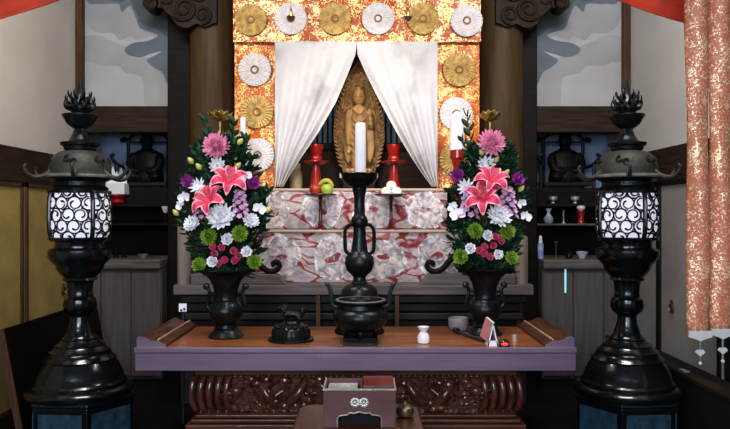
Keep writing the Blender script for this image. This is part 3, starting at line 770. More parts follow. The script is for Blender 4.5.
# brocade hanging with medallions
def medallion(mb, px, py, r, Y, kind):
    c = P(px, py, Y); n = 28; rad = r * Y / F
    mi = {'w': 1, 'g': 2}[kind]
    vs = [(c.x, Y - .012, c.z)]; fs = []
    for ring, (fr, dep) in enumerate(((.14, -.013), (.35, -.011), (.7, -.012), (.97, -.009), (1.0, -.004))):
        for k in range(2 * n):
            a = PI * k / n
            zig = (-.0035 if k % 2 else .0) * (1 if 0 < ring < 4 else .2)
            rr_ = rad * fr * (1 - (.03 if k % 2 == 0 and ring >= 3 else 0))
            vs.append((c.x + rr_ * math.cos(a), Y + dep + zig, c.z + rr_ * math.sin(a)))
    W = 2 * n
    for k in range(W): fs.append((0, 1 + k, 1 + (k + 1) % W))
    for g in range(4):
        for k in range(W):
            k2 = (k + 1) % W; fs.append((1 + g * W + k, 1 + (g + 1) * W + k, 1 + (g + 1) * W + k2, 1 + g * W + k2))
    mb.add(vs, fs, mi)
    pts = [(c.x + rad * .2 * math.cos(a), Y - .014, c.z + rad * .2 * math.sin(a)) for a in [2 * PI * k / 20 for k in range(21)]]
    mb.tube(pts, rad * .055, 6, 3)
YH = 4.19
t = thing('brocade_hanging', 'orange and gold brocade hanging with white and gold medallions around the shrine opening', 'hanging', (0, 0, 0))
def sheet(mb, x0, x1, y0, y1, Y, amp=.006):
    def fn(u, v):
        x = x0 + (x1 - x0) * u; y = y0 + (y1 - y0) * v
        return (PX(x, Y), Y + amp * math.sin(x * .33) * .6 + amp * noise.noise(Vector((x * .05, y * .04, 3))), PZ(y, Y))
    mb.grid(fn, 60, 30, 0)
MM = ['gold_brocade', 'medal_white', 'medal_gold', 'medal_ring']
m = MB(); sheet(m, 233, 481, -40, 42, YH - .03)
for px, py, kd in ((251, 20, 'g'), (291, 19, 'w'), (335, 19, 'g'), (378, 19, 'w'), (423, 19, 'g'), (466.5, 21, 'w'), (251, -22, 'w'), (291, -24, 'g'), (335, -24, 'w'), (378, -24, 'g'), (423, -24, 'w'), (466, -22, 'g')):
    medallion(m, px, py, 16.5, YH - .036, kd)
obj('valance', m, ['gold_dense'] + MM[1:], t, fix=False)
m = MB(); sheet(m, 234.5, 275.5, 42, 188, YH)
for px, py, kd in ((255, 70, 'w'), (257, 112, 'g'), (258, 155, 'w')): medallion(m, px, py, 17, YH - .006, kd)
obj('side_panel', m, MM, t, fix=False)
m = MB(); sheet(m, 436.5, 479.5, 42, 188, YH)
for px, py, kd in ((459, 70, 'g'), (456, 114, 'w'), (456, 160, 'g')): medallion(m, px, py, 17, YH - .006, kd)
obj('side_panel', m, MM, t, fix=False)
obj('hanging_rod', MB().tube([(PX(225, YH), YH, PZ(-42, YH)), (PX(489, YH), YH, PZ(-42, YH))], .018, 10), 'dark_wood', t)
# two small brass hanging lamps in front
def hang_lamp(px, py, label):
    Y = 3.95; k = Y / F
    c = P(px, py, Y)
    t = thing('hanging_lamp', label, 'hanging lamp', c, group='small brass hanging lamps')
    obj('chain', MB().tube([(0, 0, 9 * k), (0, 0, 1.0), (0, 0, ZC - c.z)], .0022, 6), 'old_brass', t)
    obj('lamp_stem', MB().lathe([(1.5 * k, 0), (1.6 * k, 3 * k), (1.2 * k, 7 * k), (.4 * k, 9 * k)], 14), 'brass', t)
    obj('lamp_bowl', MB().lathe([(.6 * k, -4.5 * k), (2.2 * k, -3.5 * k), (4.0 * k, -1 * k), (4.6 * k, 0), (1.5 * k, .3 * k)], 18), 'old_brass', t)
hang_lamp(291, 17, 'small brass lamp hanging before the white medallion, left of the opening')
hang_lamp(408, 17, 'small brass lamp hanging before the brocade, right of the opening')

# ---- red candlesticks
def red_stick(loc, label):
    k = loc[1] / F
    t = thing('red_candlestick', label, 'candlestick', loc, group='red lacquer candlesticks')
    obj('base', MB().lathe([(9 * k, 0), (9 * k, 1.2 * k), (6.5 * k, 2.5 * k), (5.8 * k, 6 * k), (4.8 * k, 12 * k), (4.2 * k, 20 * k), (4.2 * k, 24 * k)], 24), 'red_lacquer', t)
    obj('drip_plate', MB().lathe([(4.2 * k, 24 * k), (9 * k, 25.5 * k), (13 * k, 27.5 * k), (13 * k, 28.2 * k), (5 * k, 27.5 * k)], 32), 'red_lacquer', t)
    obj('cup', MB().lathe([(5 * k, 27.5 * k), (6.2 * k, 29.5 * k), (6 * k, 32 * k), (4.6 * k, 34 * k), (5.4 * k, 36 * k), (6.8 * k, 41 * k), (7 * k, 45 * k), (6 * k, 45 * k), (4 * k, 43 * k)], 28), 'red_lacquer', t)
    return t
red_stick((PX(316, 4.22), 4.22, ZT2), 'red lacquer candlestick left of the carved statue')
red_stick((PX(394, 4.22), 4.22, ZT2), 'red lacquer candlestick right of the carved statue')
lathe_thing('gold_pot', 'pale gold pot under the left white curtain', 'pot', (PX(296, 4.3), 4.3, ZT2), [(5 * .0062, 0), (6.5 * .0062, 4 * .0062), (6.5 * .0062, 14 * .0062), (4.5 * .0062, 22 * .0062), (5 * .0062, 27 * .0062), (4 * .0062, 27 * .0062)], 'gold_pot')

# tall candle stands at the hanging's outer edges
Yk = 4.0; k = Yk / F
t = thing('candle_stand', 'black and gold tall candle stand behind the left bouquet', 'candle stand', (PX(243, Yk), Yk, ZD))
hz = lambda y: PZ(y, Yk) - ZD
obj('stand_post', MB().lathe([(10 * k, 0), (10 * k, 2 * k), (3 * k, 8 * k), (2 * k, hz(160)), (2 * k, hz(152))], 20), 'lacquer_black', t)
obj('stand_cup', MB().lathe([(2 * k, hz(152)), (3 * k, hz(148)), (7 * k, hz(138)), (7 * k, hz(137)), (3 * k, hz(138))], 24), 'lacquer_black', t)
obj('gold_rib', MB().tube([(-1 * k, -2.6 * k, hz(150)), (0, -5 * k, hz(144)), (2.5 * k, -6.6 * k, hz(138))], 1.1 * k, 6), 'brass', t)
t2 = lathe_thing('candle', 'thin white candle on the black and gold stand, left', 'candle', (PX(243, Yk), Yk, PZ(138, Yk)), [(2.9 * k, 0), (2.9 * k, 20 * k), (1.5 * k, 21 * k)], 'candle', part='wax')
t = thing('candle_stand', 'red tall candle stand behind the right bouquet', 'candle stand', (PX(457.5, Yk), Yk, ZD))
obj('stand_post', MB().lathe([(10 * k, 0), (10 * k, 2 * k), (4 * k, 8 * k), (4 * k, hz(168)), (6 * k, hz(160))], 20), 'red_lacquer', t)
obj('stand_cup', MB().lathe([(6 * k, hz(160)), (7.6 * k, hz(158)), (7.6 * k, hz(150)), (6 * k, hz(150.3))], 24), 'red_lacquer', t)
t2 = thing('candle', 'thick white candle with slanting top on the red stand, right', 'candle', (PX(457, Yk), Yk, PZ(150.3, Yk)))
m = MB().lathe([(7.4 * k, 0), (7.2 * k, 16 * k), (6.6 * k, 28 * k), (5 * k, 36 * k), (1.5 * k, 39 * k)], 24)
obj('wax', m, 'candle', t2)

# ---- gilt lotus flowers on rods
def lotus(px, label):
    Y = 3.83; k = Y / F
    t = thing('gilt_lotus', label, 'lotus ornament', (PX(px, Y), Y, ZD), group='gilt lotus ornaments')
    h = lambda y: PZ(y, Y) - ZD
    obj('rod', MB().lathe([(6 * k, 0), (6 * k, 1.5 * k), (1 * k, 4 * k), (.9 * k, h(122))], 12), 'brass', t)
    m = MB()
    for ring, (n, tilt, ln, wd) in enumerate(((8, 1.5, 15.5, 5.0), (8, 1.05, 13, 4.6), (6, .5, 9.5, 3.6))):
        for q_ in range(n):
            a = 2 * PI * (q_ + ring * .5) / n
            def fn(u, v, a=a, tilt=tilt, ln=ln, wd=wd):
                w = wd * k * math.sin(PI * min(1, .12 + .88 * v)) ** .8 * (u - .5) * 2
                th = tilt * (1 - .35 * v)
                rr_ = ln * k * v * math.sin(th); z = ln * k * v * math.cos(th) + .8 * k * abs(u - .5)
                return (rr_ * math.cos(a) - w * math.sin(a), rr_ * math.sin(a) + w * math.cos(a), h(121) + z)
            m.grid(fn, 4, 6)
    obj('lotus_petals', m, 'brass', t, solid=.0015, fix=False)
    obj('seed_head', MB().ball((0, 0, h(117)), (3 * k, 3 * k, 3.4 * k)), 'brass', t)
lotus(220, 'gilt lotus ornament on a rod above the left bouquet')
lotus(490, 'gilt lotus ornament on a rod above the right bouquet')

# ---- offering trays on the lower step
def tray(px, label):
    Y = 3.93; k = Y / F
    t = thing('stemmed_tray', label, 'tray', (PX(px, Y), Y, ZT1), group='black stemmed offering trays')
    h = PZ(195.5, Y) - ZT1
    obj('tray_foot', MB().lathe([(8 * k, 0), (7.5 * k, 1 * k), (3 * k, 4 * k), (1.6 * k, 10 * k), (1.5 * k, h - 5 * k), (3 * k, h - 1.5 * k)], 24), 'tray_red', t)['label'] = 'dark red stem and foot'
    obj('tray_plate', MB().lathe([(3 * k, h - 2 * k), (13 * k, h - 1 * k), (17 * k, h + .6 * k), (17 * k, h + 1.4 * k), (12 * k, h + .2 * k), (1 * k, h)], 40), 'tray_black', t)
    return Y, k, h + ZT1
Yt, kt, ht = tray(320.5, 'black stemmed tray holding apples, left of the candlestick')
def fruit(name, label, cat, px, dy, r, mat_, stem=True):
    t = thing(name, label, cat, (PX(px, Yt), Yt + dy, ht))
    obj('flesh', MB().lathe([(r * .35, .0), (r * .75, r * .22), (r, r * .85), (r * .95, r * 1.25), (r * .6, r * 1.72), (r * .2, r * 1.68), (.001, r * 1.55)], 22), mat_, t)
    if stem: obj('stem', MB().tube([(0, 0, r * 1.55), (r * .08, 0, r * 1.85), (r * .2, 0, r * 2.05)], r * .07, 6), 'post_wood', t)
    return t
fruit('apple', 'red apple on the left black tray', 'apple', 315.8, -.02, 6.3 * kt, 'apple_red')
fruit('apple', 'green apple on the left black tray', 'apple', 327.2, -.02, 6.4 * kt, 'apple_green')
t = thing('banana', 'greenish yellow banana lying above the two apples', 'banana', (PX(324, Yt), Yt + .03, ht))
pts = smoothpts([(-5 * kt, 0, 10 * kt), (-2 * kt, 0, 13.5 * kt), (2.5 * kt, 0, 15 * kt), (6 * kt, 0, 13 * kt), (8.5 * kt, 0, 9 * kt)], 4)
n = len(pts); obj('peel', MB().tube(pts, [2.7 * kt * math.sin(PI * (.12 + .76 * i / (n - 1))) ** .6 for i in range(n)], 10), 'banana', t)
obj('stem_tip', MB().tube([(-5 * kt, 0, 10 * kt), (-6.5 * kt, 0, 8 * kt)], 1 * kt, 6), 'post_wood', t)
t = fruit('pear', 'small green pear behind the red apple, on the left tray', 'pear', 321, .055, 5 * kt, 'banana')
Yt, kt, ht = tray(391, 'black stemmed tray holding white buns, right of the candlestick')
def bun(px, dy, z, label):
    t = thing('white_bun', label, 'bun', (PX(px, Yt), Yt + dy, z), group='white buns on the right tray')
    r = 5.4 * kt
    obj('bun_body', MB().lathe([(r * .55, 0), (r * .95, r * .3), (r, r * .7), (r * .8, r * 1.2), (r * .4, r * 1.48), (.001, r * 1.55)], 22), 'bun', t)
bun(386, -.02, ht, 'white bun at lower left of the little stack on the tray')
bun(396.5, -.02, ht, 'white bun at lower right of the little stack on the tray')
bun(391.3, -.005, ht + 6.2 * kt, 'white bun on top of the little stack on the tray')

# ================================================================== ALTAR TABLE
TC = PX(355.5, 2.84); TW = 220.5 * 2.84 / F; Y0, Y1 = 2.84, 3.39
ZTOP = PZ(348, 2.84); ZBOT = PZ(371, 2.84)
t = thing('altar_table', 'long red-brown altar table with carved dragon apron in the foreground', 'table', (TC, Y0, 0))
obj('tabletop', MB().box(-TW, TW, .012, Y1 - Y0, ZTOP - .02, ZTOP), 'table_top', t, smooth=False, bevel=.004)
obj('top_edge', MB().box(-TW, TW, 0, .018, ZBOT, ZTOP - .022).box(-TW, TW, .018, Y1 - Y0, ZBOT, ZTOP - .021).box(-TW - .003, TW + .003, -.006, .012, ZTOP - .02, ZTOP + .002), 'table_edge_sheen', t, smooth=False, bevel=.003)
for sd in (-1, 1):
    k = 2.86 / F
    pr = smooth2([(0, 0), (0, 9.5), (5, 10.5), (10, 8), (15, 6.5), (20, 6.5), (25, 4), (28, 2.6), (29, 0)], 4)
    pl = [(sd * (-TW + .004 + u * k) * 1.0, ZTOP + v * k) for u, v in pr]
    if sd < 0: pl = pl[::-1]
    ob = MB().prism(pl, .02, Y1 - Y0 - .005, 0)
    ob.prism([(x * 1.0, z) for x, z in pl], .012, .02, 1)
    obj('end_rail', ob, ['rail_wood', 'table_edge_sheen'], t, smooth=False)
    m = MB()
    for u in (10.5, 21): m.box(sd * (-TW + u * k) - .003, sd * (-TW + u * k) + .003, .03, Y1 - Y0 - .006, ZTOP + 6 * k, ZTOP + 6 * k + .007)
    obj('rail_bead', m, 'pale_edge', t, smooth=False)
# frieze below the top
YA = 2.98
def az(y): return PZ(y, YA)
AXL, AXR = PX(197, YA) - TC, PX(517, YA) - TC
AXL = -(AXR - AXL) / 2; AXR = -AXL
obj('upper_moulding', MB().box(AXL, AXR, YA - Y0 - .02, .50, az(374.5), ZBOT), 'table_red', t, smooth=False, bevel=.004)
hw = AXR - .01
m = MB().box(-hw, hw, YA - Y0 + .03, .48, az(413), az(374.5))
ap = obj('apron', m, 'carving', t, smooth=False)
# ribbed, rolled ends
for sd in (-1, 1):
    m = MB()
    for kk in range(5):
        xx = sd * (hw + .028 - kk * .0375)
        zc_, hh = (az(413) + az(374.5)) / 2, (az(374.5) - az(413)) / 2
        pts = []
        for i in range(15):
            a = -PI / 2 + PI * i / 14
            bow = math.cos(a)
            pts.append((xx + sd * .02 * bow - sd * .02, YA - Y0 + .045 - .05 * bow, zc_ + hh * math.sin(a) * .97))
        m.tube(pts, .0148, 10)
    obj('ribbed_end', m, 'carving', t)
    # dragon in relief
    rg = random.Random(11 if sd > 0 else 23)
    d = MB(); yb = YA - Y0 + .028
    zm = (az(413) + az(374.5)) / 2
    def W(u, v): return Vector((sd * (hw - .17 - u * (hw - .19)), yb - .012, zm + v * .075))
    spine = smoothpts([W(-.02, .1), W(.08, .7), (W(.2, .5)), W(.28, -.3), W(.4, -.7), W(.52, -.1), W(.6, .65), W(.74, .45), W(.82, -.3), W(.93, -.55), W(1.0, -.1)], 8)
    n = len(spine)
    for i in range(n): spine[i].y -= .012 * math.sin(i * .35)
    d.tube(spine, [.008 + .014 * math.sin(PI * min(1, .1 + .9 * i / (n - 1))) for i in range(n)], 10)
    for i in range(2, n - 2, 2):                       # dorsal spikes
        p = spine[i]; tn = (spine[i + 1] - spine[i - 1]).normalized(); nn = Vector((-tn.z, 0, tn.x))
        d.tube([p + nn * .012, p + nn * .024 + tn * .006, p + nn * .031 + tn * .013], [.006, .004, .001], 6)
    hd = spine[0]                                      # head with snout, horns, whiskers, eye
    d.ball(hd + Vector((0, -.012, .004)), (.03, .02, .024)); d.ball(hd + Vector((sd * .028, -.016, -.004)), (.022, .015, .014))
    d.ball(hd + Vector((sd * .026, -.014, -.024)), (.018, .012, .007))
    for q_ in (-1, 1):
        d.tube(smoothpts([hd + Vector((-sd * .01, -.02, .02)), hd + Vector((-sd * .03, -.024, .034 + q_ * .006)), hd + Vector((-sd * .055, -.02, .030 + q_ * .012))], 3), [.006, .006, .005, .005, .004, .003, .001], 6)
        d.tube(smoothpts([hd + Vector((sd * .045, -.02, 0)), hd + Vector((sd * .06, -.02, q_ * .016)), hd + Vector((sd * .045, -.016, q_ * .034))], 3), .0035, 6)
    d.ball(hd + Vector((sd * .006, -.03, .012)), .0065)
    for u, v in ((.24, .1), (.36, -.55), (.58, .4), (.78, .2)):     # clawed legs
        b = W(u, v); e = W(u + rg.uniform(-.03, .07), v + (-.8 if v > 0 else .8))
        kn = (b + e) / 2 + Vector((sd * .03, -.012, 0))
        d.tube(smoothpts([b, kn, e], 4), [.013, .012, .012, .011, .010, .009, .008, .007, .006], 8)
        for q_ in range(4):
            a = 2 * PI * q_ / 4 + .5; d.tube([e, e + Vector((.012 * math.cos(a), -.012, .012 * math.sin(a))), e + Vector((.02 * math.cos(a), -.004, .02 * math.sin(a)))], [.005, .004, .001], 6)
    obj('dragon_relief', d, 'carving', ap)
    cl = MB()                                          # cloud curls and waves around it
    for i in range(34):
        c = W(rg.uniform(-.05, 1.05), rg.uniform(-1.0, 1.0)); r0 = rg.uniform(.016, .028); a0 = rg.uniform(0, 6.3); sg = rg.choice((-1, 1))
        pts = []
        for q_ in range(16):
            f = q_ / 15; a = a0 + sg * f * 8; rr_ = r0 * (1 - .85 * f); pts.append(c + Vector((rr_ * 1.3 * math.cos(a), -.006 * f + .004, rr_ * math.sin(a))))
        cl.tube(pts, [.008 - .004 * q_ / 15 for q_ in range(16)], 6)
    for i in range(34):
        c = W(rg.uniform(-.03, 1.0), rg.uniform(-.85, .85)); a = rg.uniform(0, PI); ln = rg.uniform(.02, .038)
        dv = Vector((math.cos(a), 0, math.sin(a))) * ln; pv = Vector((-dv.z, 0, dv.x)) * rg.uniform(-.7, .7)
        cl.tube(smoothpts([c - dv, c + pv * .6 + Vector((0, -.012, 0)), c + dv - pv * .3], 4), [.004, .008, .011, .013, .014, .013, .011, .007, .002], 8)
    for i in range(22):
        u = -.03 + i * .05
        cl.tube(smoothpts([W(u, -1.0), W(u + .02, -.86), W(u + .05, -.82), W(u + .07, -.97)], 3), .006, 6)
        c = W(u, .97); cl.ball((c.x, c.y, c.z), (.014, .01, .010))
    obj('cloud_relief', cl, 'carving', ap)
obj('lower_moulding', MB().box(-hw - .005, hw + .005, YA - Y0 - .03, .5, az(416), az(413)).box(-hw - .02, hw + .02, YA - Y0 - .045, .5, az(420), az(416.6)).box(-hw - .04, hw + .04, YA - Y0 - .065, .5, az(425), az(420.6)), 'table_red', t, smooth=False, bevel=.004)
obj('plinth', MB().box(-hw - .03, hw + .03, YA - Y0 - .05, .5, 0, az(425)), 'table_red', t, smooth=False, bevel=.004)

# ================================================================== BRONZE VESSELS ON THE TABLE
def onT(px, Y): return (PX(px, Y), Y, ZTOP)
# candlestick
Y = 3.22; k = Y / F
cs = thing('bronze_candlestick', 'tall dark bronze candlestick with loop handles at the table centre', 'candlestick', onT(359.5, Y))
h = lambda y: PZ(y, Y) - ZTOP
obj('base', MB().lathe([(25 * k, 0), (25 * k, 2 * k), (22 * k, 6 * k), (20 * k, h(312)), (19.5 * k, h(304)), (19 * k, h(296)), (17.5 * k, h(289)), (14 * k, h(285)), (9 * k, h(282.5))], 40), 'bronze', cs)
obj('stem', MB().lathe([(9 * k, h(282.5)), (6.5 * k, h(280)), (6.2 * k, h(277)), (8.5 * k, h(274.5)), (13 * k, h(270)), (14.8 * k, h(263)), (14 * k, h(257)), (10 * k, h(253)), (8.6 * k, h(251.5)), (8.2 * k, h(249)), (6.4 * k, h(238)), (6 * k, h(228)), (7.5 * k, h(226.5)), (8.8 * k, h(222)), (7.6 * k, h(217.5)), (5.6 * k, h(215)), (5.2 * k, h(203)), (5.6 * k, h(196)), (7 * k, h(190)), (7.2 * k, h(188))], 36), 'bronze', cs)
obj('drip_bowl', MB().lathe([(7.2 * k, h(188)), (11 * k, h(186.5)), (15.5 * k, h(182.5)), (17.5 * k, h(178)), (18 * k, h(175)), (19 * k, h(174)), (18.6 * k, h(173.2)), (16.5 * k, h(175)), (10 * k, h(180)), (1 * k, h(181))], 40), 'bronze', cs)
for sd in (-1, 1):
    obj('handle', MB().tube(smoothpts([(sd * 7.5 * k, 0, h(224.5)), (sd * 11 * k, 0, h(225.5)), (sd * 14.2 * k, 0, h(230)), (sd * 14.6 * k, 0, h(240)), (sd * 14 * k, 0, h(250)), (sd * 11.5 * k, 0, h(253)), (sd * 10 * k, 0, h(252))], 4), .0085, 8), 'bronze', cs)
cd = lathe_thing('candle', 'thick white pillar candle on the central bronze candlestick', 'candle', (PX(360.5, Y), Y, PZ(180.5, Y)), [(5.3 * k, 0), (5.3 * k, 54 * k), (5.0 * k, 57 * k), (4 * k, 57.6 * k), (1 * k, 56.8 * k)], 'candle', part='wax')
obj('wick', MB().tube([(0, 0, 56.8 * k), (0, 0, 59.6 * k)], .0015, 6), 'black_iron', cd)

# burner
Y = 2.95; k = Y / F
h = lambda y: PZ(y, Y) - ZTOP
st = thing('burner_stand', 'small black square stand under the bronze incense burner', 'stand', onT(360.5, Y))
hb = h(335.5)
obj('stand_top', MB().box(-17 * k, 17 * k, -.072, .072, hb - .008, hb), 'lacquer_black', st, smooth=False, bevel=.002)
for ax in (-1, 1):
    for ay in (-1, 1):
        obj('leg', MB().box(ax * 14.5 * k - .009, ax * 14.5 * k + .009, ay * .058 - .009, ay * .058 + .009, 0, hb - .008), 'lacquer_black', st, smooth=False, bevel=.002)
obj('apron', MB().box(-16 * k, 16 * k, -.07, -.06, .002, hb - .008).box(-16 * k, 16 * k, .06, .07, .002, hb - .008).box(-16 * k, -14 * k, -.06, .06, .002, hb - .008).box(14 * k, 16 * k, -.06, .06, .002, hb - .008), 'lacquer_black', st, smooth=False)
Zs = ZTOP + hb
bz = lambda y: PZ(y, Y) - Zs
ib = thing('incense_burner', 'squat dark bronze tripod incense burner with tall curved ears', 'incense burner', (PX(360.5, Y), Y, Zs))
obj('body', MB().lathe([(8 * k, bz(331.5)), (17 * k, bz(330)), (24 * k, bz(325)), (27.6 * k, bz(318.5)), (27.6 * k, bz(314)), (25 * k, bz(310)), (21.5 * k, bz(308)), (21 * k, bz(304)), (22.5 * k, bz(302.5)), (24.8 * k, bz(301.5)), (24.8 * k, bz(300)), (22 * k, bz(299.8)), (19.5 * k, bz(302)), (19 * k, bz(308)), (1 * k, bz(310))], 44), 'bronze', ib)
obj('rim', MB().lathe([(22 * k, bz(299.8)), (24.9 * k, bz(300.6)), (25.2 * k, bz(299.9)), (24.6 * k, bz(299)), (22 * k, bz(299.2))], 44, cap=False), 'roof_rim', ib)
for sd in (-1, 1):
    m = MB(); m.tube(smoothpts([(sd * 21 * k, 0, bz(307)), (sd * 26 * k, 0, bz(306)), (sd * 29 * k, 0, bz(302)), (sd * 29.5 * k, 0, bz(293)), (sd * 31.5 * k, 0, bz(287)), (sd * 34 * k, 0, bz(283.5)), (sd * 35 * k, 0, bz(284.5))], 4), [.010] * 6 + [.0095] * 8 + [.0085] * 6 + [.007] * 5, 8, flat=1.4)
    obj('ear', m, 'bronze_green', ib)
for a in (-PI / 2, PI / 6, 5 * PI / 6):
    c, s_ = math.cos(a), math.sin(a)
    m = MB(); m.tube(smoothpts([(18 * k * c, 18 * k * s_, bz(329)), (19 * k * c, 19 * k * s_, bz(333)), (16 * k * c, 16 * k * s_, .006), (17.5 * k * c, 17.5 * k * s_, .004)], 4), [.013, .014, .014, .013, .012, .011, .010, .009, .009, .008, .007, .006, .004], 8)
    m.ball((19.5 * k * c, 19.5 * k * s_, bz(331)), (.012, .012, .010))
    obj('leg', m, 'bronze', ib)

# lid with a lion
Y = 3.02; k = Y / F
h = lambda y: PZ(y, Y) - ZTOP
ld = thing('pierced_cover', 'dark bronze pierced burner lid topped by a lion, on the table', 'lid', onT(291, Y))
obj('flange', MB().lathe([(22 * k, 0), (23 * k, .6 * k), (23 * k, 2 * k), (20 * k, 3 * k), (18 * k, 3.2 * k)], 40), 'bronze', ld)
m = MB(); m.lathe([(18.5 * k, 2.8 * k), (18.8 * k, 5 * k), (17.8 * k, 11 * k), (15 * k, 14.5 * k), (10 * k, 17 * k), (6 * k, 17.5 * k)], 40)
for i in range(26):
    a = 2 * PI * i / 26; c, s_ = math.cos(a), math.sin(a)
    m.tube([(18.9 * k * c, 18.9 * k * s_, 4 * k), (18.8 * k * c, 18.8 * k * s_, 8 * k), (17.9 * k * c, 17.9 * k * s_, 11.5 * k)], .0034, 6)
for i in range(16):
    a = 2 * PI * i / 16; m.ball((15.2 * k * math.cos(a), 15.2 * k * math.sin(a), 14.3 * k), (.010, .010, .006))
obj('dome', m, 'bronze', ld)
m = MB(); z0 = 17 * k                                  # lion: standing, looking left with head up, plumed tail
m.tube(smoothpts([(8 * k, 0, z0 + 7 * k), (3 * k, 0, z0 + 8.6 * k), (-2 * k, 0, z0 + 8.5 * k), (-6 * k, 0, z0 + 10.5 * k)], 4), [.013, .016, .017, .0165, .016, .0155, .016, .017, .018, .0185, .018, .016, .013], 10)
m.ball((-8 * k, 0, z0 + 14 * k), (.019, .016, .016)); m.ball((-11.5 * k, 0, z0 + 14.6 * k), (.012, .010, .008)); m.ball((-11 * k, 0, z0 + 12.4 * k), (.009, .008, .004))
for i in range(10):
    a = i * .628; m.ball((-5.5 * k + .006 * math.cos(a), .013 * math.sin(a), z0 + 13 * k + .016 * math.cos(a)), .0075)
for sy in (-1, 1):
    m.ball((-7 * k, sy * .012, z0 + 17.5 * k), (.006, .004, .006))
    m.tube(smoothpts([(-5 * k, sy * .010, z0 + 9 * k), (-6 * k, sy * .012, z0 + 4 * k), (-5.5 * k, sy * .012, z0 + .6 * k), (-7.5 * k, sy * .012, z0 + .2 * k)], 4), [.010, .010, .009, .008, .007, .0065, .006, .006, .006, .007, .007, .006, .004], 8)
    m.tube(smoothpts([(7 * k, sy * .010, z0 + 7 * k), (9 * k, sy * .013, z0 + 4 * k), (7 * k, sy * .013, z0 + 2 * k), (7.6 * k, sy * .013, z0 + .5 * k), (5.6 * k, sy * .013, z0 + .2 * k)], 3), [.013, .0125, .012, .011, .010, .009, .008, .007, .0065, .0065, .006, .006, .004], 8)
m.tube(smoothpts([(8.5 * k, 0, z0 + 7 * k), (11.5 * k, 0, z0 + 9 * k), (11.5 * k, 0, z0 + 13 * k), (14 * k, 0, z0 + 15 * k)], 4), [.006, .006, .007, .008, .010, .011, .012, .012, .011, .010, .008, .005, .002], 8)
o = obj('lion_finial', m, 'bronze', ld)
rm = o.modifiers.new('join', 'REMESH'); rm.mode = 'VOXEL'; rm.voxel_size = .0022; rm.use_smooth_shade = True

# vases
def make_vase(px, Y, label):
    k = 3.12 / F
    t = thing('flower_vase', label, 'vase', onT(px, Y), group='bronze flower vases')
    b = 340
    hh = lambda y: (b - y) * k
    prof = [(17, 340), (17.4, 338.6), (15.5, 336.5), (12.5, 333.5), (10.5, 330), (10.5, 327), (14.5, 322), (16.6, 316), (16.6, 312), (14.5, 307.5), (11.8, 304), (11.4, 300), (11.6, 294), (13.2, 288), (16.5, 282), (21, 278), (25, 275.5), (29.5, 274), (30.2, 272.8), (27, 272.4), (20, 276), (14, 283), (9, 290), (1, 291)]
    obj('vase_body', MB().lathe([(r * k, hh(y)) for r, y in prof], 40), 'bronze', t)
    for y in (303.5, 325.5, 331.5): obj('vase_ring', MB().lathe([(11 * k, hh(y + .9)), (12.6 * k, hh(y)), (11 * k, hh(y - .9))], 36, cap=False), 'bronze', t)
    for sd in (-1, 1):
        m = MB()
        m.tube(smoothpts([(sd * 15 * k, 0, hh(314)), (sd * 19 * k, 0, hh(309)), (sd * 17.5 * k, 0, hh(301)), (sd * 16.5 * k, 0, hh(295)), (sd * 19.5 * k, 0, hh(290.5))], 4), [.009] * 9 + [.008] * 8, 8)
        m.tube([(sd * 12 * k, 0, hh(297)), (sd * 17 * k, 0, hh(296))], .006, 8)
        m.ball((sd * 19.5 * k, 0, hh(290)), (.016, .012, .016), seg=8, rings=4)
        obj('handle', m, 'bronze', t)
    return t
VL = make_vase(226, 3.1, 'dark bronze flower vase with side handles at the left of the table')
VR = dup(VL, onT(485, 3.17), 0, 'dark bronze flower vase with side handles at the right of the table')

# small things on the table
k = 2.95 / F
lathe_thing('bud_vase', 'small white porcelain bud vase standing alone on the table', 'vase', onT(423.5, 2.95), [(5 * k, 0), (6 * k, .6 * k), (6.3 * k, 5 * k), (5.4 * k, 8.5 * k), (3.4 * k, 11 * k), (3.6 * k, 12.5 * k), (5.8 * k, 15.2 * k), (6 * k, 16.4 * k), (4.6 * k, 16.4 * k), (2 * k, 13 * k)], 'porcelain')
k = 3.27 / F
lathe_thing('incense_bowl', 'small grey incense bowl beside the right vase', 'bowl', onT(458.5, 3.27), [(7 * k, 0), (8.6 * k, 1 * k), (10.2 * k, 6 * k), (10.2 * k, 12 * k), (9.6 * k, 13 * k), (8.6 * k, 12 * k), (8 * k, 8 * k), (1 * k, 7.5 * k)], 'grey_pot')
# tent card
Y = 2.88; k = Y / F
t = thing('tent_card', 'white triangular tent card with a pink face near the table edge', 'card stand', onT(493, Y))
A = [(-5.4 * k, 0), (5.4 * k, 0), (.3 * k, 24 * k)]
m = MB(); w2 = 1.1 * k
m.prism([(-5.4 * k, 0), (5.4 * k, 0), (4.9 * k, 5 * k), (-4.3 * k, 5 * k)], 0, .02)
m.add([], [])
def strip(p, q_, y0, y1, th):
    d = Vector((q_[0] - p[0], q_[1] - p[1])); n_ = Vector((-d.y, d.x)).normalized() * th
    m.prism([(p[0], p[1]), (q_[0], q_[1]), (q_[0] + n_.x, q_[1] + n_.y), (p[0] + n_.x, p[1] + n_.y)], y0, y1)
strip(A[1], A[2], 0, .15, w2); strip(A[2], A[0], 0, .15, w2)
obj('card_frame', m, 'white_card', t, smooth=False)
pf = MB(); d = Vector((A[0][0] - A[2][0], A[0][1] - A[2][1])).normalized()
off = -.0012
pf.add([(A[2][0] + off, .004, A[2][1] - .002), (A[0][0] + off, .004, A[0][1] + 4 * k), (A[0][0] + off - .006, .15, A[0][1] + 4 * k), (A[2][0] + off - .004, .15, A[2][1] - .002)], [(0, 1, 2, 3)])
obj('pink_face', pf, 'pink_card', t, smooth=False, solid=.001)
t = thing('prayer_light', 'small black device with a glowing red light by the tent card', 'light', onT(504, 2.875))
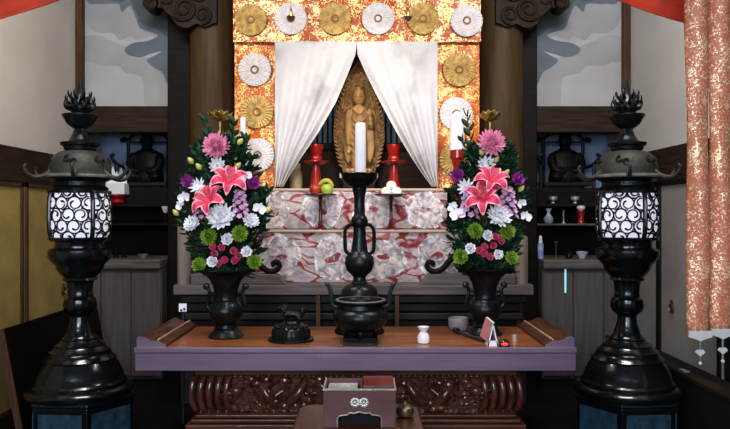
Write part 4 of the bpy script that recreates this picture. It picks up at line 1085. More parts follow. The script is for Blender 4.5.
obj('case', MB().lathe([(5.5 * k, 0), (5.8 * k, 1 * k), (5 * k, 5 * k), (3 * k, 7 * k), (.5 * k, 7.3 * k)], 20, sy=.9), 'tray_black', t)
obj('red_light', MB().ball((0, -4 * k, 3 * k), (3.6 * k, 1.6 * k, 1.7 * k)), 'red_lamp', t)
lathe_thing('small_cup', 'small grey metal cup right of the red light', 'cup', onT(514.5, 2.98), [(2.5 * k, 0), (2.8 * k, 1 * k), (3 * k, 7 * k), (2.5 * k, 7 * k), (1 * k, 2 * k)], 'silver')
t = thing('striker_stick', 'black striker stick lying left of the tent card', 'stick', onT(476, 3.0))
m = MB(); m.tube([(-.055, .18, .009), (0, .03, .009), (.055, -.11, .009)], .007, 8)
obj('shaft', m, 'lacquer_black', t); obj('padded_tip', MB().tube([(-.055, .18, .013), (-.066, .21, .013)], .013, 10), 'lacquer_black', t)
t = thing('paper_tag', 'small white patterned paper tag at the left of the altar', 'tag', (PX(184, 3.42), 3.40 , ZTOP))
bx_ = MB().box(-.018, .018, 0, .006, 0, PZ(303, 3.42) - ZTOP)
# the tag stands on a slim black post beside the table
obj('tag_post', MB().box(-.005, .005, .002, .01, -ZTOP, PZ(304, 3.42) - ZTOP), 'black_iron', t, smooth=False)
obj('tag_face', MB().box(-.019, .019, -.004, .001, PZ(311, 3.42) - ZTOP, PZ(303, 3.42) - ZTOP), 'white_card', t, smooth=False)
obj('tag_print', MB().box(-.012, -.002, -.006, -.004, PZ(310.5, 3.42) - ZTOP, PZ(308.5, 3.42) - ZTOP).box(.003, .013, -.006, -.004, PZ(309.5, 3.42) - ZTOP, PZ(307.5, 3.42) - ZTOP), 'black_iron', t, smooth=False)

# ================================================================== LANTERNS
LY = 3.15; LK = LY / F
def stand(px, label):
    t = thing('lantern_stand', label, 'stand', (PX(px, LY), LY, 0), group='hexagonal lantern stands')
    return t
def make_stand(px, rot, label):
    t = thing('lantern_stand', label, 'stand', (PX(px, LY), LY, 0), rot, group='hexagonal lantern stands')
    H = PZ(392, LY)
    r = 53 * LK
    obj('body', MB().lathe([(r * .98, 0), (r * .98, H - .02)], 6), 'lacquer_black', t, smooth=False, bevel=.004)
    obj('top_plate', MB().lathe([(r, H - .02), (r * 1.02, H - .012), (r * 1.0, H)], 6), 'lacquer_black', t, smooth=False, bevel=.003)
    for i in range(6):
        a = PI / 6 + i * PI / 3
        M_ = Matrix.Rotation(a, 4, 'Z') @ Matrix.Translation((r * .98 * math.cos(PI / 6), 0, 0))
        obj('side_panel', MB().box(.0, .004, -r * .40, r * .40, .03, H - .045, 0, M_), 'lacquer_panel_sheen', t, smooth=False)
    return t
def make_lantern(px, rot, label):
    t = thing('bronze_lantern', label, 'lantern', (PX(px, LY), LY, PZ(392, LY)), rot, group='bronze temple lanterns')
    z = lambda y: (392 - y) * LK
    def lat(name, prof, mt, seg=40, **kw): return obj(name, MB().lathe([(r * LK, z(y)) for y, r in prof], seg, **kw), mt, t)
    lat('base', [(392, 50), (390, 51), (387, 51), (384.5, 49), (383, 45), (380, 45), (378.5, 43.5), (377, 42), (371, 40.5), (364, 37), (359, 34), (357.5, 34.5), (356, 33), (354, 30.5), (351, 29), (349.5, 29.2), (348, 26.5), (345, 23.5), (343.5, 23.8), (342, 20.5), (339, 17), (337.5, 17.2), (336, 15), (332, 12.5), (328, 11.5)], 'lacquer_black', 44)
    lat('shaft', [(328, 11.5), (322, 9.5), (316, 9), (313, 11), (310.5, 14.5), (305, 16.2), (299, 15), (296.5, 12), (295, 12.5), (293, 11.8), (283, 12.6), (281, 13.5)], 'lacquer_black', 36)
    lat('bowl', [(281, 13.5), (279.5, 16.5), (277, 15.5), (272, 20), (268, 22.5), (265, 23), (262, 26), (258.5, 29), (255, 30.2), (250, 30), (248.5, 28), (247, 24), (243, 23.5), (240, 25), (238.5, 27)], 'lacquer_black', 44)
    # fire box
    R0 = 30.5
    def prof_r(y):                           # barrel
        f = (y - 215) / 24.0
        return R0 * (1 - .10 * abs(f) ** 4)
    ys = [239, 236, 232, 226, 215, 204, 198, 194, 191.5]
    obj('paper_shade', MB().lathe([(prof_r(y) * .955 * LK, z(y)) for y in ys], 48), 'lantern_paper', t)
    m = MB().lathe([(26 * LK, z(240.5)), (29.5 * LK, z(239.5)), (30.2 * LK, z(237)), (27 * LK, z(236.5))], 44, cap=False)
    obj('cage_ring', m, 'lacquer_black', t)
    m = MB().lathe([(26 * LK, z(190)), (29.5 * LK, z(191)), (30 * LK, z(193.5)), (27 * LK, z(194))], 44, cap=False)
    obj('cage_ring', m, 'lacquer_black', t)
    for i in range(4):
        a = i * PI / 2
        pts = [(prof_r(y) * .985 * LK * math.cos(a), prof_r(y) * .985 * LK * math.sin(a), z(y)) for y in (240, 236, 232, 226, 215, 204, 198, 194, 190.5)]
        obj('cage_bar', MB().tube(pts, 2.3 * LK, 8), 'lacquer_black', t)
        # arabesque panel between the bars: spirals laid out on the curved face
        m = MB(); a_mid = a + PI / 4; half = PI / 4 - .075
        def on(u, v):                        # u, v in pixels on the face
            aa = a_mid + u / R0; y = 215 - v; rr_ = prof_r(y) * .97 * LK
            return (rr_ * math.cos(aa), rr_ * math.sin(aa), z(y))
        ul = half * R0; vl = 22.5
        rows = 4; dv = 12.4
        for row in range(-2, 3):
            for col in range(-3, 4):
                cu = col * 13.0 + (6.5 if row % 2 else 0); cv = row * 11.2
                flip = 1 if (row + col) % 2 == 0 else -1
                a0 = rnd.choice((.4, 1.6, 2.6, 3.9)) + row
                pts = []; ok = []
                for q_ in range(30):
                    f = q_ / 29; ang = a0 + flip * f * 2 * PI * 1.5
                    rad = 6.5 * (1 if f < .5 else 1 - (f - .5) / .5 * .70)
                    u, v = cu + rad * math.cos(ang), cv + rad * math.sin(ang)
                    ok.append(abs(u) <= ul and abs(v) <= vl); pts.append(on(u, v))
                run = []
                for p_, g in list(zip(pts, ok)) + [(None, False)]:
                    if g: run.append(p_)
                    else:
                        if len(run) > 2: m.tube(run, [(.72 if j < len(run) - 5 else 1.0) * LK for j in range(len(run))], 6)
                        run = []
        obj('scroll_lattice', m, 'lacquer_black', t)
    lat('neck', [(191, 26), (188, 27), (186, 24), (182, 24), (180, 28), (178, 30)], 'bronze', 36)
    lat('roof', [(180, 24), (179, 32), (177.8, 34.5), (175.5, 33.5), (174, 30), (170, 29.6), (165, 28.8), (160, 27), (156, 24), (153, 20), (151, 14), (150, 13)], 'roof_bronze', 44)
    lat('roof_edge', [(178.6, 33), (178, 35), (176.5, 35), (175.3, 33.4)], 'roof_rim', 44, cap=False)
    for b_ in range(6):                                     # curls pierced in the roof
        m = MB()
        aa0 = b_ * PI / 3 + .35
        for sgn in (-1, 1):
            pts = []
            for q_ in range(12):
                f = q_ / 11; an = f * 4.6 * sgn + (PI / 2 if sgn > 0 else -PI / 2); rr_ = 3.6 * (1 - .6 * f)
                u = sgn * 3.2 + rr_ * math.cos(an); v = 162 + sgn * 1.0 + rr_ * math.sin(an)
                aa = aa0 + u / 28; R_ = (28.2 - max(0, (162 - v)) * .32) * LK
                pts.append((R_ * math.cos(aa), R_ * math.sin(aa), z(v)))
            m.tube(pts, .0052, 6)
        m.tube([pts[0], pts[1]], .0052, 6)
        obj('roof_curl', m, 'night', t)
    for i in range(6):
        a = i * PI / 3 + PI / 6; c, s_ = math.cos(a), math.sin(a)
        pts = [(r * LK * c, r * LK * s_, z(y)) for r, y in smooth2([(28, 172), (34, 176.5), (40, 178.5), (46, 178), (51, 174), (53, 169), (51, 167)], 3)]
        n = len(pts); obj('roof_arm', MB().tube(pts, [.012 - .007 * j / n for j in range(n)], 8), 'roof_bronze', t)
    m = MB().lathe([(r * LK, z(y)) for y, r in [(151, 13), (150, 15), (147, 15.5), (145.5, 18), (143, 18.5), (142, 12), (140, 10), (134, 7), (129, 5.5), (127.5, 8), (124, 12.5), (120, 14.5), (116.5, 17), (115, 17), (115, 12), (113, 6)]], 32)
    obj('finial_cup', m, 'bronze', t)
    m = MB(); m.lathe([(r * LK, z(y)) for y, r in [(114, 7), (111, 9.5), (106, 10), (101, 8), (97, 4.5), (92, 3.4), (84, 2.2), (79, .6)]], 24)
    for ring, (n, r0, y0, ln) in enumerate(((9, 10, 109, 9), (9, 9, 103.5, 8), (7, 6.5, 98, 7))):
        for j in range(n):
            a = 2 * PI * (j + ring * .5) / n; c, s_ = math.cos(a), math.sin(a)
            pts = [(r * LK * c, r * LK * s_, z(y)) for r, y in smooth2([(r0 - 3, y0 + 1), (r0 + 2.5, y0 - .5), (r0 + 4.6, y0 - 4), (r0 + 4, y0 - ln)], 3)]
            m.tube(pts, [.0095 - .008 * q_ / (len(pts) - 1) for q_ in range(len(pts))], 6)
    obj('flame_jewel', m, 'bronze', t)
    return t
make_stand(83, R(-64), 'black hexagonal stand under the left lantern')
make_stand(627, R(-116), 'black hexagonal stand under the right lantern')
BL = make_lantern(80, R(-45), 'black bronze temple lantern with white scroll-work shade on the left')
BR = dup(BL, (PX(627, LY), LY, PZ(392, LY)), R(-78), 'black bronze temple lantern with white scroll-work shade on the right')

# ================================================================== BOUQUETS
def petal_grid(L_, W_, curl, cup, nu=4, nv=6):
    def fn(u, v):
        w = W_ * (math.sin(PI * (.08 + .88 * v)) ** .75) * (u - .5)
        a = curl * v
        return (L_ * v * math.cos(a * .6), w, L_ * v * math.sin(a * .6) + cup * abs(u - .5) * W_ * 2)
    return fn
def bloom_axis(roll=0, up=.25, side=0): return Vector((side, -1, up)).normalized()
FC = {}
def pom(mb, c, r, ax, layers, mi=0, wide=.5, seed=0, flat=.55):
    """many-petalled flower head"""
    rg = random.Random(seed)
    Mx = toward(c, ax)
    mb.ball((0, 0, r * .05), (r * .4, r * .4, r * .32), mi, 10, 6, Mx)
    for li, (n, tilt, ln) in enumerate(layers):
        for j in range(n):
            a = 2 * PI * (j + .5 * (li % 2)) / n + rg.uniform(-.08, .08)
            th = tilt + rg.uniform(-.08, .08)
            L_ = r * ln * rg.uniform(.9, 1.05)
            Mp = Mx @ Matrix.Rotation(a, 4, 'Z') @ Matrix.Rotation(-th, 4, 'Y') @ Matrix.Translation((r * .12, 0, 0))
            mb.grid(petal_grid(L_, r * wide, .5, .25), 2, 4, mi, Mp)
BOUQ = {}
def add_flower(name, label, cat, px, py, Y, group, build, side, anchor):
    c = P(px, py, Y)
    t = thing(name, label, cat, c, group=group)
    build(t)
    a = Vector(anchor) - c + Vector((rnd.uniform(-.02, .02), rnd.uniform(-.02, .02), 0))
    mid = a * .5 + Vector((0, .05, .02))
    st = Vector((0, .012, -.004))
    obj('stem', MB().tube(smoothpts([st, st + Vector((0, .03, -.012)), mid, a], 4), .0028, 5), 'stem', t)
    return t
def b_pom(r, layers, mt, wide=.5, ax=None, seed=0, centre=None):
    def f(t):
        m = MB(); pom(m, (0, 0, 0), r, ax or bloom_axis(), layers, 0, wide, seed)
        obj('petals', m, mt, t, fix=False)
        if centre:
            a = ax or bloom_axis(); obj('flower_centre', MB().ball(a * r * .25, r * .2), centre, t)
    return f
DAH = [(22, .0, 1.0), (22, .3, 1.0), (20, .6, .95), (16, .9, .9), (10, 1.15, .8), (6, 1.4, .7)]
MUM = [(14, .25, 1.0), (14, .6, .95), (10, .95, .85), (6, 1.25, .7)]
GRN = [(18, -.15, .9), (18, .25, .95), (16, .6, .95), (12, .95, .9), (8, 1.25, .8)]
FAN = [(15, .1, 1.0), (14, .4, .95), (10, .75, .85), (6, 1.1, .7)]
CAR = [(9, .2, 1.0), (8, .65, .95), (6, 1.1, .85)]
SPI = [(11, .15, 1.0), (8, .5, .8)]
def b_lily(r, ax, roll):
    def f(t):
        for j in range(6):
            Mp = toward((0, 0, 0), ax, roll) @ Matrix.Rotation(2 * PI * j / 6, 4, 'Z')
            wd = .62 if j % 2 else .5
            def fn(u, v):
                w = r * wd * (math.sin(PI * (.10 + .86 * v)) ** .8) * (u - .5)
                out = r * (v * .98); up = r * (.55 * math.sin(min(1, v * 1.25) * PI / 2) - .55 * max(0, v - .55) ** 1.5 * 2.2)
                return (out, w, up + abs(u - .5) * r * .12 + (.02 * r * math.sin(v * 9) if abs(u - .5) > .4 else 0))
            m = MB(); m.grid(fn, 6, 9, 0, Mp, lambda u, v: 1 if abs(u - .5) > .34 or v > .9 else 0)
            obj('petal', m, ['lily', 'lily_edge'], t, fix=False)
        m = MB(); Mx = toward((0, 0, 0), ax, roll)
        for j in range(6):
            a = 2 * PI * j / 6 + .3
            p0 = Vector((0, 0, r * .1)); p1 = Vector((r * .16 * math.cos(a), r * .16 * math.sin(a), r * .55)); p2 = Vector((r * .26 * math.cos(a), r * .26 * math.sin(a), r * .78))
            m.tube([Mx @ p0, Mx @ p1, Mx @ p2], r * .014, 5, 1); m.ball(Mx @ p2, r * .045, 0, 6, 4)
        obj('stamens', m, ['stamen', 'lily_edge'], t)
    return f
def b_spike(h, w, mt, seed):
    def f(t):
        rg = random.Random(seed); m = MB()
        for j in range(26):
            v = j / 25; a = j * 2.4; rr_ = w * (1 - .6 * v)
            c = Vector((rr_ * math.cos(a), rr_ * math.sin(a) * .7, h * (v - .5)))
            ax = (Vector((c.x, c.y - w * .6, .02))).normalized()
            for q_ in range(5):
                Mp = toward(c, ax) @ Matrix.Rotation(2 * PI * q_ / 5 + a, 4, 'Z') @ Matrix.Rotation(-.4, 4, 'Y')
                m.grid(petal_grid(w * .62, w * .55, .3, .2), 2, 3, 0, Mp)
        obj('florets', m, mt, t, fix=False)
    return f
def b_orchid(r, ax, roll):
    def f(t):
        m = MB(); Mx = toward((0, 0, 0), ax, roll)
        for a, ln, wd in ((PI / 2, .9, .6), (PI * 7 / 6, .95, .6), (PI * 11 / 6, .95, .6), (0.25, 1.0, 1.05), (PI - .25, 1.0, 1.05)):
            m.grid(petal_grid(r * ln, r * wd, .25, .12), 4, 6, 0, Mx @ Matrix.Rotation(a, 4, 'Z') @ Matrix.Rotation(-.15, 4, 'Y'))
        obj('petals', m, 'petal_white', t, fix=False)
        m = MB(); m.ball((0, -r * .15, r * .18), (r * .16, r * .22, r * .14), 0, 8, 6, Mx)
        obj('lip', m, 'petal_lilac', t)
    return f
def b_bud(r, d):
    def f(t):
        Mx = toward((0, 0, 0), d); m = MB()
        m.lathe([(r * .2, -r), (r * .75, -r * .4), (r * .8, r * .2), (r * .45, r * .9), (r * .05, r * 1.3)], 10, 0, Mx)
        obj('bud', m, 'bud_yellow', t)
    return f
def bouquet(side, cx, base_vase, Y, items, foliage_label, hull, sprigs):
    anchor = (base_vase[0], base_vase[1], base_vase[2] + (340 - 276) * 3.12 / F)
    k = Y / F
    for (name, label, cat, px, py, dy, gr, bld) in items:
        add_flower(name, label, cat, px, py, Y + dy, gr, bld, side, anchor)
    # foliage
    rg = random.Random(5 if side < 0 else 9)
    m = MB()
    def leaf(p, d, ln, wd, mi):
        d = d.normalized(); q_ = d.to_track_quat('X', 'Z').to_matrix().to_4x4()
        m.grid(petal_grid(ln, wd, .5, .18), 2, 5, mi, Matrix.Translation(p) @ q_ @ Matrix.Rotation(rg.uniform(-1.2, 1.2), 4, 'X'))
    for i in range(1500):
        y = rg.uniform(hull[0][0], hull[-1][0])
        for j in range(len(hull) - 1):
            if hull[j][0] <= y <= hull[j + 1][0]:
                f = (y - hull[j][0]) / (hull[j + 1][0] - hull[j][0]); wl = hull[j][1] + f * (hull[j + 1][1] - hull[j][1]); wr = hull[j][2] + f * (hull[j + 1][2] - hull[j][2])
        x = rg.uniform(wl, wr); rel = (x - (wl + wr) / 2) / max(1, (wr - wl) / 2)
        dep = rg.uniform(-.2, 1) * .055 * math.sqrt(max(.05, 1 - rel * rel))
        p = P(x, y, Y + .045 - dep * .6)
        d = Vector((rel * .9 + rg.uniform(-.5, .5), -rg.uniform(.0, .7), rg.uniform(-.35, .9)))
        leaf(p, d, rg.uniform(6, 13) * k, rg.uniform(2.5, 5) * k, 0 if rg.random() < .78 else 1)
    for (x0, y0, x1, y1) in sprigs:
        a, b_ = P(x0, y0, Y + .04), P(x1, y1, Y + .02)
        m.tube([a, (a + b_) / 2 + Vector((.004, 0, 0)), b_], .002, 5, 1)
        n = 9
        for i in range(n):
            p = a.lerp(b_, .2 + .8 * i / (n - 1)); sd = 1 if i % 2 else -1
            dv = (b_ - a).normalized()
            leaf(p, dv * .8 + Vector((sd * .8, -.35, .1)), rg.uniform(8, 11) * k, rg.uniform(4, 5.5) * k, rg.choice((0, 1, 1)))
        leaf(b_, (b_ - a), 8 * k, 4 * k, 0)
    # stems gathered into the vase mouth
    for i in range(14):
        a = 2 * PI * i / 14; p0 = Vector(anchor) + Vector((.03 * math.cos(a), .03 * math.sin(a), -.03)); p1 = P(cx + 18 * math.cos(a), 262, Y + .03)
        m.tube([p0, (p0 + p1) / 2, p1], .004, 5, 1)
    o = obj('bouquet_foliage', m, ['leaf_dark', 'leaf_mid'], None, fix=False)
    o['kind'] = 'stuff'; tag(o, foliage_label, 'foliage')

YF = 3.07; k = YF / F
ux = lambda s_, u=.25: Vector((s_, -1, u)).normalized()
gs = 'pink lilies'; 
left_items = [
 ('dahlia', 'round pink dahlia crowning the left bouquet', 'flower', 217, 147, 0, 'pink dahlias', b_pom(13.6 * k, DAH, 'dahlia', .27, seed=1)),
 ('daisy', 'white daisy just below the pink dahlia, left bouquet', 'flower', 218, 166, -.01, 'white daisies', b_pom(9 * k, SPI, 'petal_white', .42, ax=ux(0, .1), seed=2, centre='bud_yellow')),
 ('lily', 'upper pink lily of the left bouquet', 'flower', 229, 184, -.045, gs, b_lily(20.5 * k, ux(.25, .95), .35)),
 ('lily', 'lower pink lily of the left bouquet', 'flower', 211, 203, -.055, gs, b_lily(20 * k, ux(-.45, .75), .9)),
 ('purple_carnation', 'purple flower at the left edge of the left bouquet', 'flower', 189.5, 182, 0, 'purple carnations', b_pom(7.5 * k, CAR, 'petal_purple', .8, ax=ux(-.3), seed=3)),
 ('purple_carnation', 'purple flower at the right edge of the left bouquet', 'flower', 253, 184, 0, 'purple carnations', b_pom(7.5 * k, CAR, 'petal_purple', .8, ax=ux(.3), seed=4)),
 ('daisy', 'white spidery daisy beside the purple flower, upper left of left bouquet', 'flower', 199, 187, -.015, 'white daisies', b_pom(9.5 * k, SPI, 'petal_white', .3, ax=ux(-.3), seed=5)),
 ('orchid', 'white orchid at the left edge of the left bouquet', 'flower', 185, 198, -.01, 'white orchids', b_orchid(7.5 * k, ux(-.3, .1), .2)),
 ('orchid', 'white orchid at the left edge, lower, of the left bouquet', 'flower', 181, 205, 0, 'white orchids', b_orchid(6 * k, ux(-.4, 0), .9)),
 ('orchid', 'white blossom beside the right purple flower, left bouquet', 'flower', 246, 177, -.01, 'white orchids', b_orchid(7 * k, ux(.1, .3), .4)),
 ('orchid', 'white blossom low at the right edge of the left bouquet', 'flower', 259, 209, -.01, 'white orchids', b_orchid(7.5 * k, ux(.3, .1), -.4)),
 ('stock_flower', 'lilac flower spike right of the lilies, left bouquet', 'flower', 240, 206, -.03, 'lilac flower spikes', b_spike(26 * k, 6.5 * k, 'petal_lilac', 1)),
 ('stock_flower', 'lilac flower spike behind the lower lily, left bouquet', 'flower', 202, 207, -.005, 'lilac flower spikes', b_spike(26 * k, 6 * k, 'petal_lilac', 2)),
 ('chrysanthemum', 'large white chrysanthemum at the centre of the left bouquet', 'flower', 222, 219, -.045, 'white chrysanthemums', b_pom(14.5 * k, FAN, 'petal_white', .35, ax=Vector((0, -.88, .5)), seed=6)),
 ('chrysanthemum', 'white chrysanthemum at the lower left of the left bouquet', 'flower', 193, 225, -.02, 'white chrysanthemums', b_pom(9 * k, FAN, 'petal_white', .4, ax=Vector((-.25, -.85, .5)), seed=7)),
 ('chrysanthemum', 'white chrysanthemum at the lower right of the left bouquet', 'flower', 251, 222, -.02, 'white chrysanthemums', b_pom(8.5 * k, FAN, 'petal_white', .4, ax=Vector((.25, -.85, .5)), seed=8)),
 ('green_chrysanthemum', 'green pompon chrysanthemum under the white one, inner left, left bouquet', 'flower', 209, 237, -.03, 'green chrysanthemums', b_pom(8.8 * k, GRN, 'petal_green', .34, seed=9)),
 ('green_chrysanthemum', 'green pompon chrysanthemum under the lilac spike, left bouquet', 'flower', 240, 234, -.03, 'green chrysanthemums', b_pom(8.8 * k, GRN, 'petal_green', .34, seed=10)),
 ('green_chrysanthemum', 'green pompon chrysanthemum over the left rim of the left vase', 'flower', 200, 265, -.02, 'green chrysanthemums', b_pom(8 * k, GRN, 'petal_green', .34, ax=ux(-.3), seed=11)),
 ('green_chrysanthemum', 'green pompon chrysanthemum over the right rim of the left vase', 'flower', 254, 262, -.02, 'green chrysanthemums', b_pom(8 * k, GRN, 'petal_green', .34, ax=ux(.3), seed=12)),
 ('white_carnation', 'white carnation between the green pompons, left bouquet', 'flower', 228, 240, -.025, 'white carnations', b_pom(6.8 * k, CAR, 'petal_white', .8, seed=13)),
 ('white_carnation', 'white carnation above the vase rim beside the left green pompon, left bouquet', 'flower', 213, 262, -.03, 'white carnations', b_pom(6 * k, CAR, 'petal_white', .8, seed=14)),
 ('white_carnation', 'white carnation beside the right green pompon, left bouquet', 'flower', 247, 252, -.03, 'white carnations', b_pom(6 * k, CAR, 'petal_white', .8, seed=15)),
]
for i, (px, py, lab) in enumerate(((213, 247, 'upper left rose-pink carnation of the cluster in the left bouquet'), (222, 248, 'rose-pink carnation at the upper middle of the cluster, left bouquet'), (215, 254, 'rose-pink carnation at the left of the cluster, left bouquet'), (234, 251, 'upper right rose-pink carnation of the cluster, left bouquet'), (239, 256, 'rightmost rose-pink carnation of the cluster, left bouquet'), (225, 260, 'lowest middle rose-pink carnation of the cluster, left bouquet'), (219, 264, 'lowest left rose-pink carnation of the cluster, left bouquet'), (235, 261, 'lowest right rose-pink carnation of the cluster, left bouquet'))):
    left_items.append(('rose_carnation', lab, 'flower', px, py, -.03, 'rose-pink carnations', b_pom(4.2 * k, CAR, 'petal_rose', .8, seed=20 + i)))
for i, (px, py, lab) in enumerate(((191, 161, 'yellow bud at the upper left of the left bouquet'), (199, 167, 'yellow bud just left of the white daisy, left bouquet'), (240, 142, 'yellow bud right of the dahlia, left bouquet'), (238, 166, 'yellow bud below the leafy sprig, right of the left bouquet'), (176, 213, 'yellow bud at the far left edge of the left bouquet'), (268, 210, 'yellow bud at the far right edge of the left bouquet'))):
    left_items.append(('flower_bud', lab, 'flower bud', px, py, 0, 'yellow flower buds', b_bud(3.6 * k, Vector((.6 if px > 222 else -.6, -.2, .7)))))
bouquet(-1, 224, VL.location, YF, left_items, 'dark green leaves filling the left bouquet', [(140, 206, 238), (160, 194, 247), (185, 186, 258), (205, 183, 263), (225, 184, 264), (245, 193, 259), (262, 197, 257), (276, 204, 248)],
        [(212, 160, 205, 121), (232, 165, 234, 123), (240, 175, 246, 140), (205, 175, 195, 152), (255, 205, 268, 192), (238, 160, 252, 158)])
right_items = [
 ('dahlia', 'round pink dahlia crowning the right bouquet', 'flower', 491, 144, 0, 'pink dahlias', b_pom(14 * k, DAH, 'dahlia', .27, seed=31)),
 ('daisy', 'silvery white daisy below the pink dahlia, right bouquet', 'flower', 486, 166, -.005, 'white daisies', b_pom(9.5 * k, SPI, 'petal_white', .45, ax=ux(0, .5), seed=32)),
 ('lily', 'upper pink lily of the right bouquet', 'flower', 491, 183, -.045, gs, b_lily(19.5 * k, ux(.1, 1.0), .1)),
 ('lily', 'lower pink lily of the right bouquet', 'flower', 484, 200, -.06, gs, b_lily(20.5 * k, ux(-.35, .6), .6)),
 ('purple_carnation', 'purple flower at the left edge of the right bouquet', 'flower', 458, 176, 0, 'purple carnations', b_pom(7.5 * k, CAR, 'petal_purple', .8, ax=ux(-.3), seed=33)),
 ('purple_carnation', 'purple flower at the right edge of the right bouquet', 'flower', 516, 180, 0, 'purple carnations', b_pom(8 * k, CAR, 'petal_purple', .8, ax=ux(.3), seed=34)),
 ('daisy', 'white spidery daisy at the upper left of the right bouquet', 'flower', 466, 188, -.015, 'white daisies', b_pom(9.5 * k, SPI, 'petal_white', .3, ax=ux(-.3), seed=35)),
 ('stock_flower', 'lilac flower spike left of the lilies, right bouquet', 'flower', 469, 204, -.03, 'lilac flower spikes', b_spike(28 * k, 7 * k, 'petal_lilac', 3)),
 ('stock_flower', 'lilac flower spike right of the lilies, right bouquet', 'flower', 508, 203, -.03, 'lilac flower spikes', b_spike(28 * k, 7 * k, 'petal_lilac', 4)),
 ('orchid', 'large white orchid at the left edge of the right bouquet', 'flower', 458, 215, -.03, 'white orchids', b_orchid(9 * k, ux(-.2, .3), .3)),
 ('orchid', 'white orchid bud spray above the large orchid, right bouquet', 'flower', 453, 207, -.01, 'white orchids', b_orchid(6 * k, ux(-.4, .1), .8)),
 ('orchid', 'white orchid at the right edge of the right bouquet, lower', 'flower', 525, 217, -.02, 'white orchids', b_orchid(7 * k, ux(.3, .2), -.3)),
 ('orchid', 'white orchid at the right edge of the right bouquet, upper', 'flower', 521, 204, -.01, 'white orchids', b_orchid(6 * k, ux(.3, .1), .5)),
 ('chrysanthemum', 'large white chrysanthemum right of the lower lily, right bouquet', 'flower', 498, 218, -.045, 'white chrysanthemums', b_pom(13 * k, FAN, 'petal_white', .35, ax=Vector((.1, -.88, .5)), seed=36)),
 ('green_chrysanthemum', 'green pompon chrysanthemum at the inner left of the right bouquet', 'flower', 475, 231, -.03, 'green chrysanthemums', b_pom(8.5 * k, GRN, 'petal_green', .34, seed=37)),
 ('green_chrysanthemum', 'green pompon chrysanthemum below the white chrysanthemum, right bouquet', 'flower', 507, 232, -.03, 'green chrysanthemums', b_pom(8.5 * k, GRN, 'petal_green', .34, seed=38)),
 ('green_chrysanthemum', 'green pompon chrysanthemum over the left rim of the right vase', 'flower', 461, 257, -.02, 'green chrysanthemums', b_pom(8 * k, GRN, 'petal_green', .34, ax=ux(-.3), seed=39)),
 ('green_chrysanthemum', 'green pompon chrysanthemum over the right rim of the right vase', 'flower', 511, 258, -.02, 'green chrysanthemums', b_pom(7.5 * k, GRN, 'petal_green', .34, ax=ux(.3), seed=40)),
 ('white_carnation', 'white carnation between the green pompons, right bouquet', 'flower', 487, 236, -.025, 'white carnations', b_pom(6 * k, CAR, 'petal_white', .8, seed=41)),
 ('white_carnation', 'white carnation above the left green pompon, right bouquet', 'flower', 470, 249, -.03, 'white carnations', b_pom(6 * k, CAR, 'petal_white', .8, seed=42)),
 ('white_carnation', 'white carnation beside the right green pompon, right bouquet', 'flower', 498, 255, -.03, 'white carnations', b_pom(5.6 * k, CAR, 'petal_white', .8, seed=43)),
]
for i, (px, py, lab) in enumerate(((495, 237, 'upper rose-pink carnation of the cluster in the right bouquet'), (501, 241, 'upper right rose-pink carnation of the cluster, right bouquet'), (484, 247, 'left rose-pink carnation of the cluster, right bouquet'), (479, 251, 'leftmost rose-pink carnation of the cluster, right bouquet'), (493, 246, 'rose-pink carnation in the middle of the cluster, right bouquet'), (490, 257, 'lowest rose-pink carnation of the cluster, right bouquet'), (484, 254, 'lower left rose-pink carnation of the cluster, right bouquet'))):
    right_items.append(('rose_carnation', lab, 'flower', px, py, -.03, 'rose-pink carnations', b_pom(4.2 * k, CAR, 'petal_rose', .8, seed=50 + i)))
for i, (px, py, lab) in enumerate(((482, 153, 'yellow bud under the left side of the dahlia, right bouquet'), (496, 160, 'yellow bud under the right side of the dahlia, right bouquet'), (506, 173, 'yellow bud beside the right purple flower, right bouquet'), (521, 189, 'yellow bud at the far right edge of the right bouquet'))):
    right_items.append(('flower_bud', lab, 'flower bud', px, py, 0, 'yellow flower buds', b_bud(3.6 * k, Vector((.6 if px > 488 else -.6, -.2, .7)))))
bouquet(1, 486, VR.location, YF + .03, right_items, 'dark green leaves filling the right bouquet', [(145, 476, 506), (160, 468, 512), (185, 458, 522), (205, 452, 526), (225, 450, 521), (245, 454, 515), (262, 458, 513), (274, 464, 508)],
        [(474, 165, 467, 117), (478, 175, 463, 142), (505, 168, 508, 148), (466, 195, 450, 192), (480, 170, 471, 150)])

# ================================================================== FOREGROUND
# round-cornered brown desk with the lacquer box on it
DZ = PZ(404, 2.45)
t = thing('round_cornered_desk', 'brown wooden low desk with rounded corners at the bottom edge', 'desk', (PX(358.5, 2.3), 2.2, 0))
w = 59 * 2.45 / F; rc = .06
pl = []
for cx_, cy_, a0 in ((w - rc, .25 - rc, 0), (-w + rc, .25 - rc, PI / 2), (-w + rc, -.16 + rc, PI), (w - rc, -.16 + rc, 1.5 * PI)):
    for i in range(7): a = a0 + PI / 2 * i / 6; pl.append((cx_ + rc * math.cos(a), cy_ + rc * math.sin(a)))
m = MB(); n = len(pl)
m.add([(x, y, DZ - .03) for x, y in pl] + [(x, y, DZ) for x, y in pl], [tuple(reversed(range(n))), tuple(range(n, 2 * n))] + [(i, (i + 1) % n, n + (i + 1) % n, n + i) for i in range(n)])
obj('desk_top', m, 'desk_wood', t, smooth=True, bevel=.008)
m = MB(); pl2 = [(x * .97, y * .96) for x, y in pl]
m.add([(x, y, .0) for x, y in pl2] + [(x, y, DZ - .03) for x, y in pl2], [tuple(reversed(range(n))), tuple(range(n, 2 * n))] + [(i, (i + 1) % n, n + (i + 1) % n, n + i) for i in range(n)])
obj('desk_body', m, 'desk_wood', t)
BXC = PX(359.5, 2.185); k = 2.185 / F
t = thing('lacquer_box', 'brown lacquer box with a silver crest and scalloped opening', 'box', (BXC, 2.185, DZ))
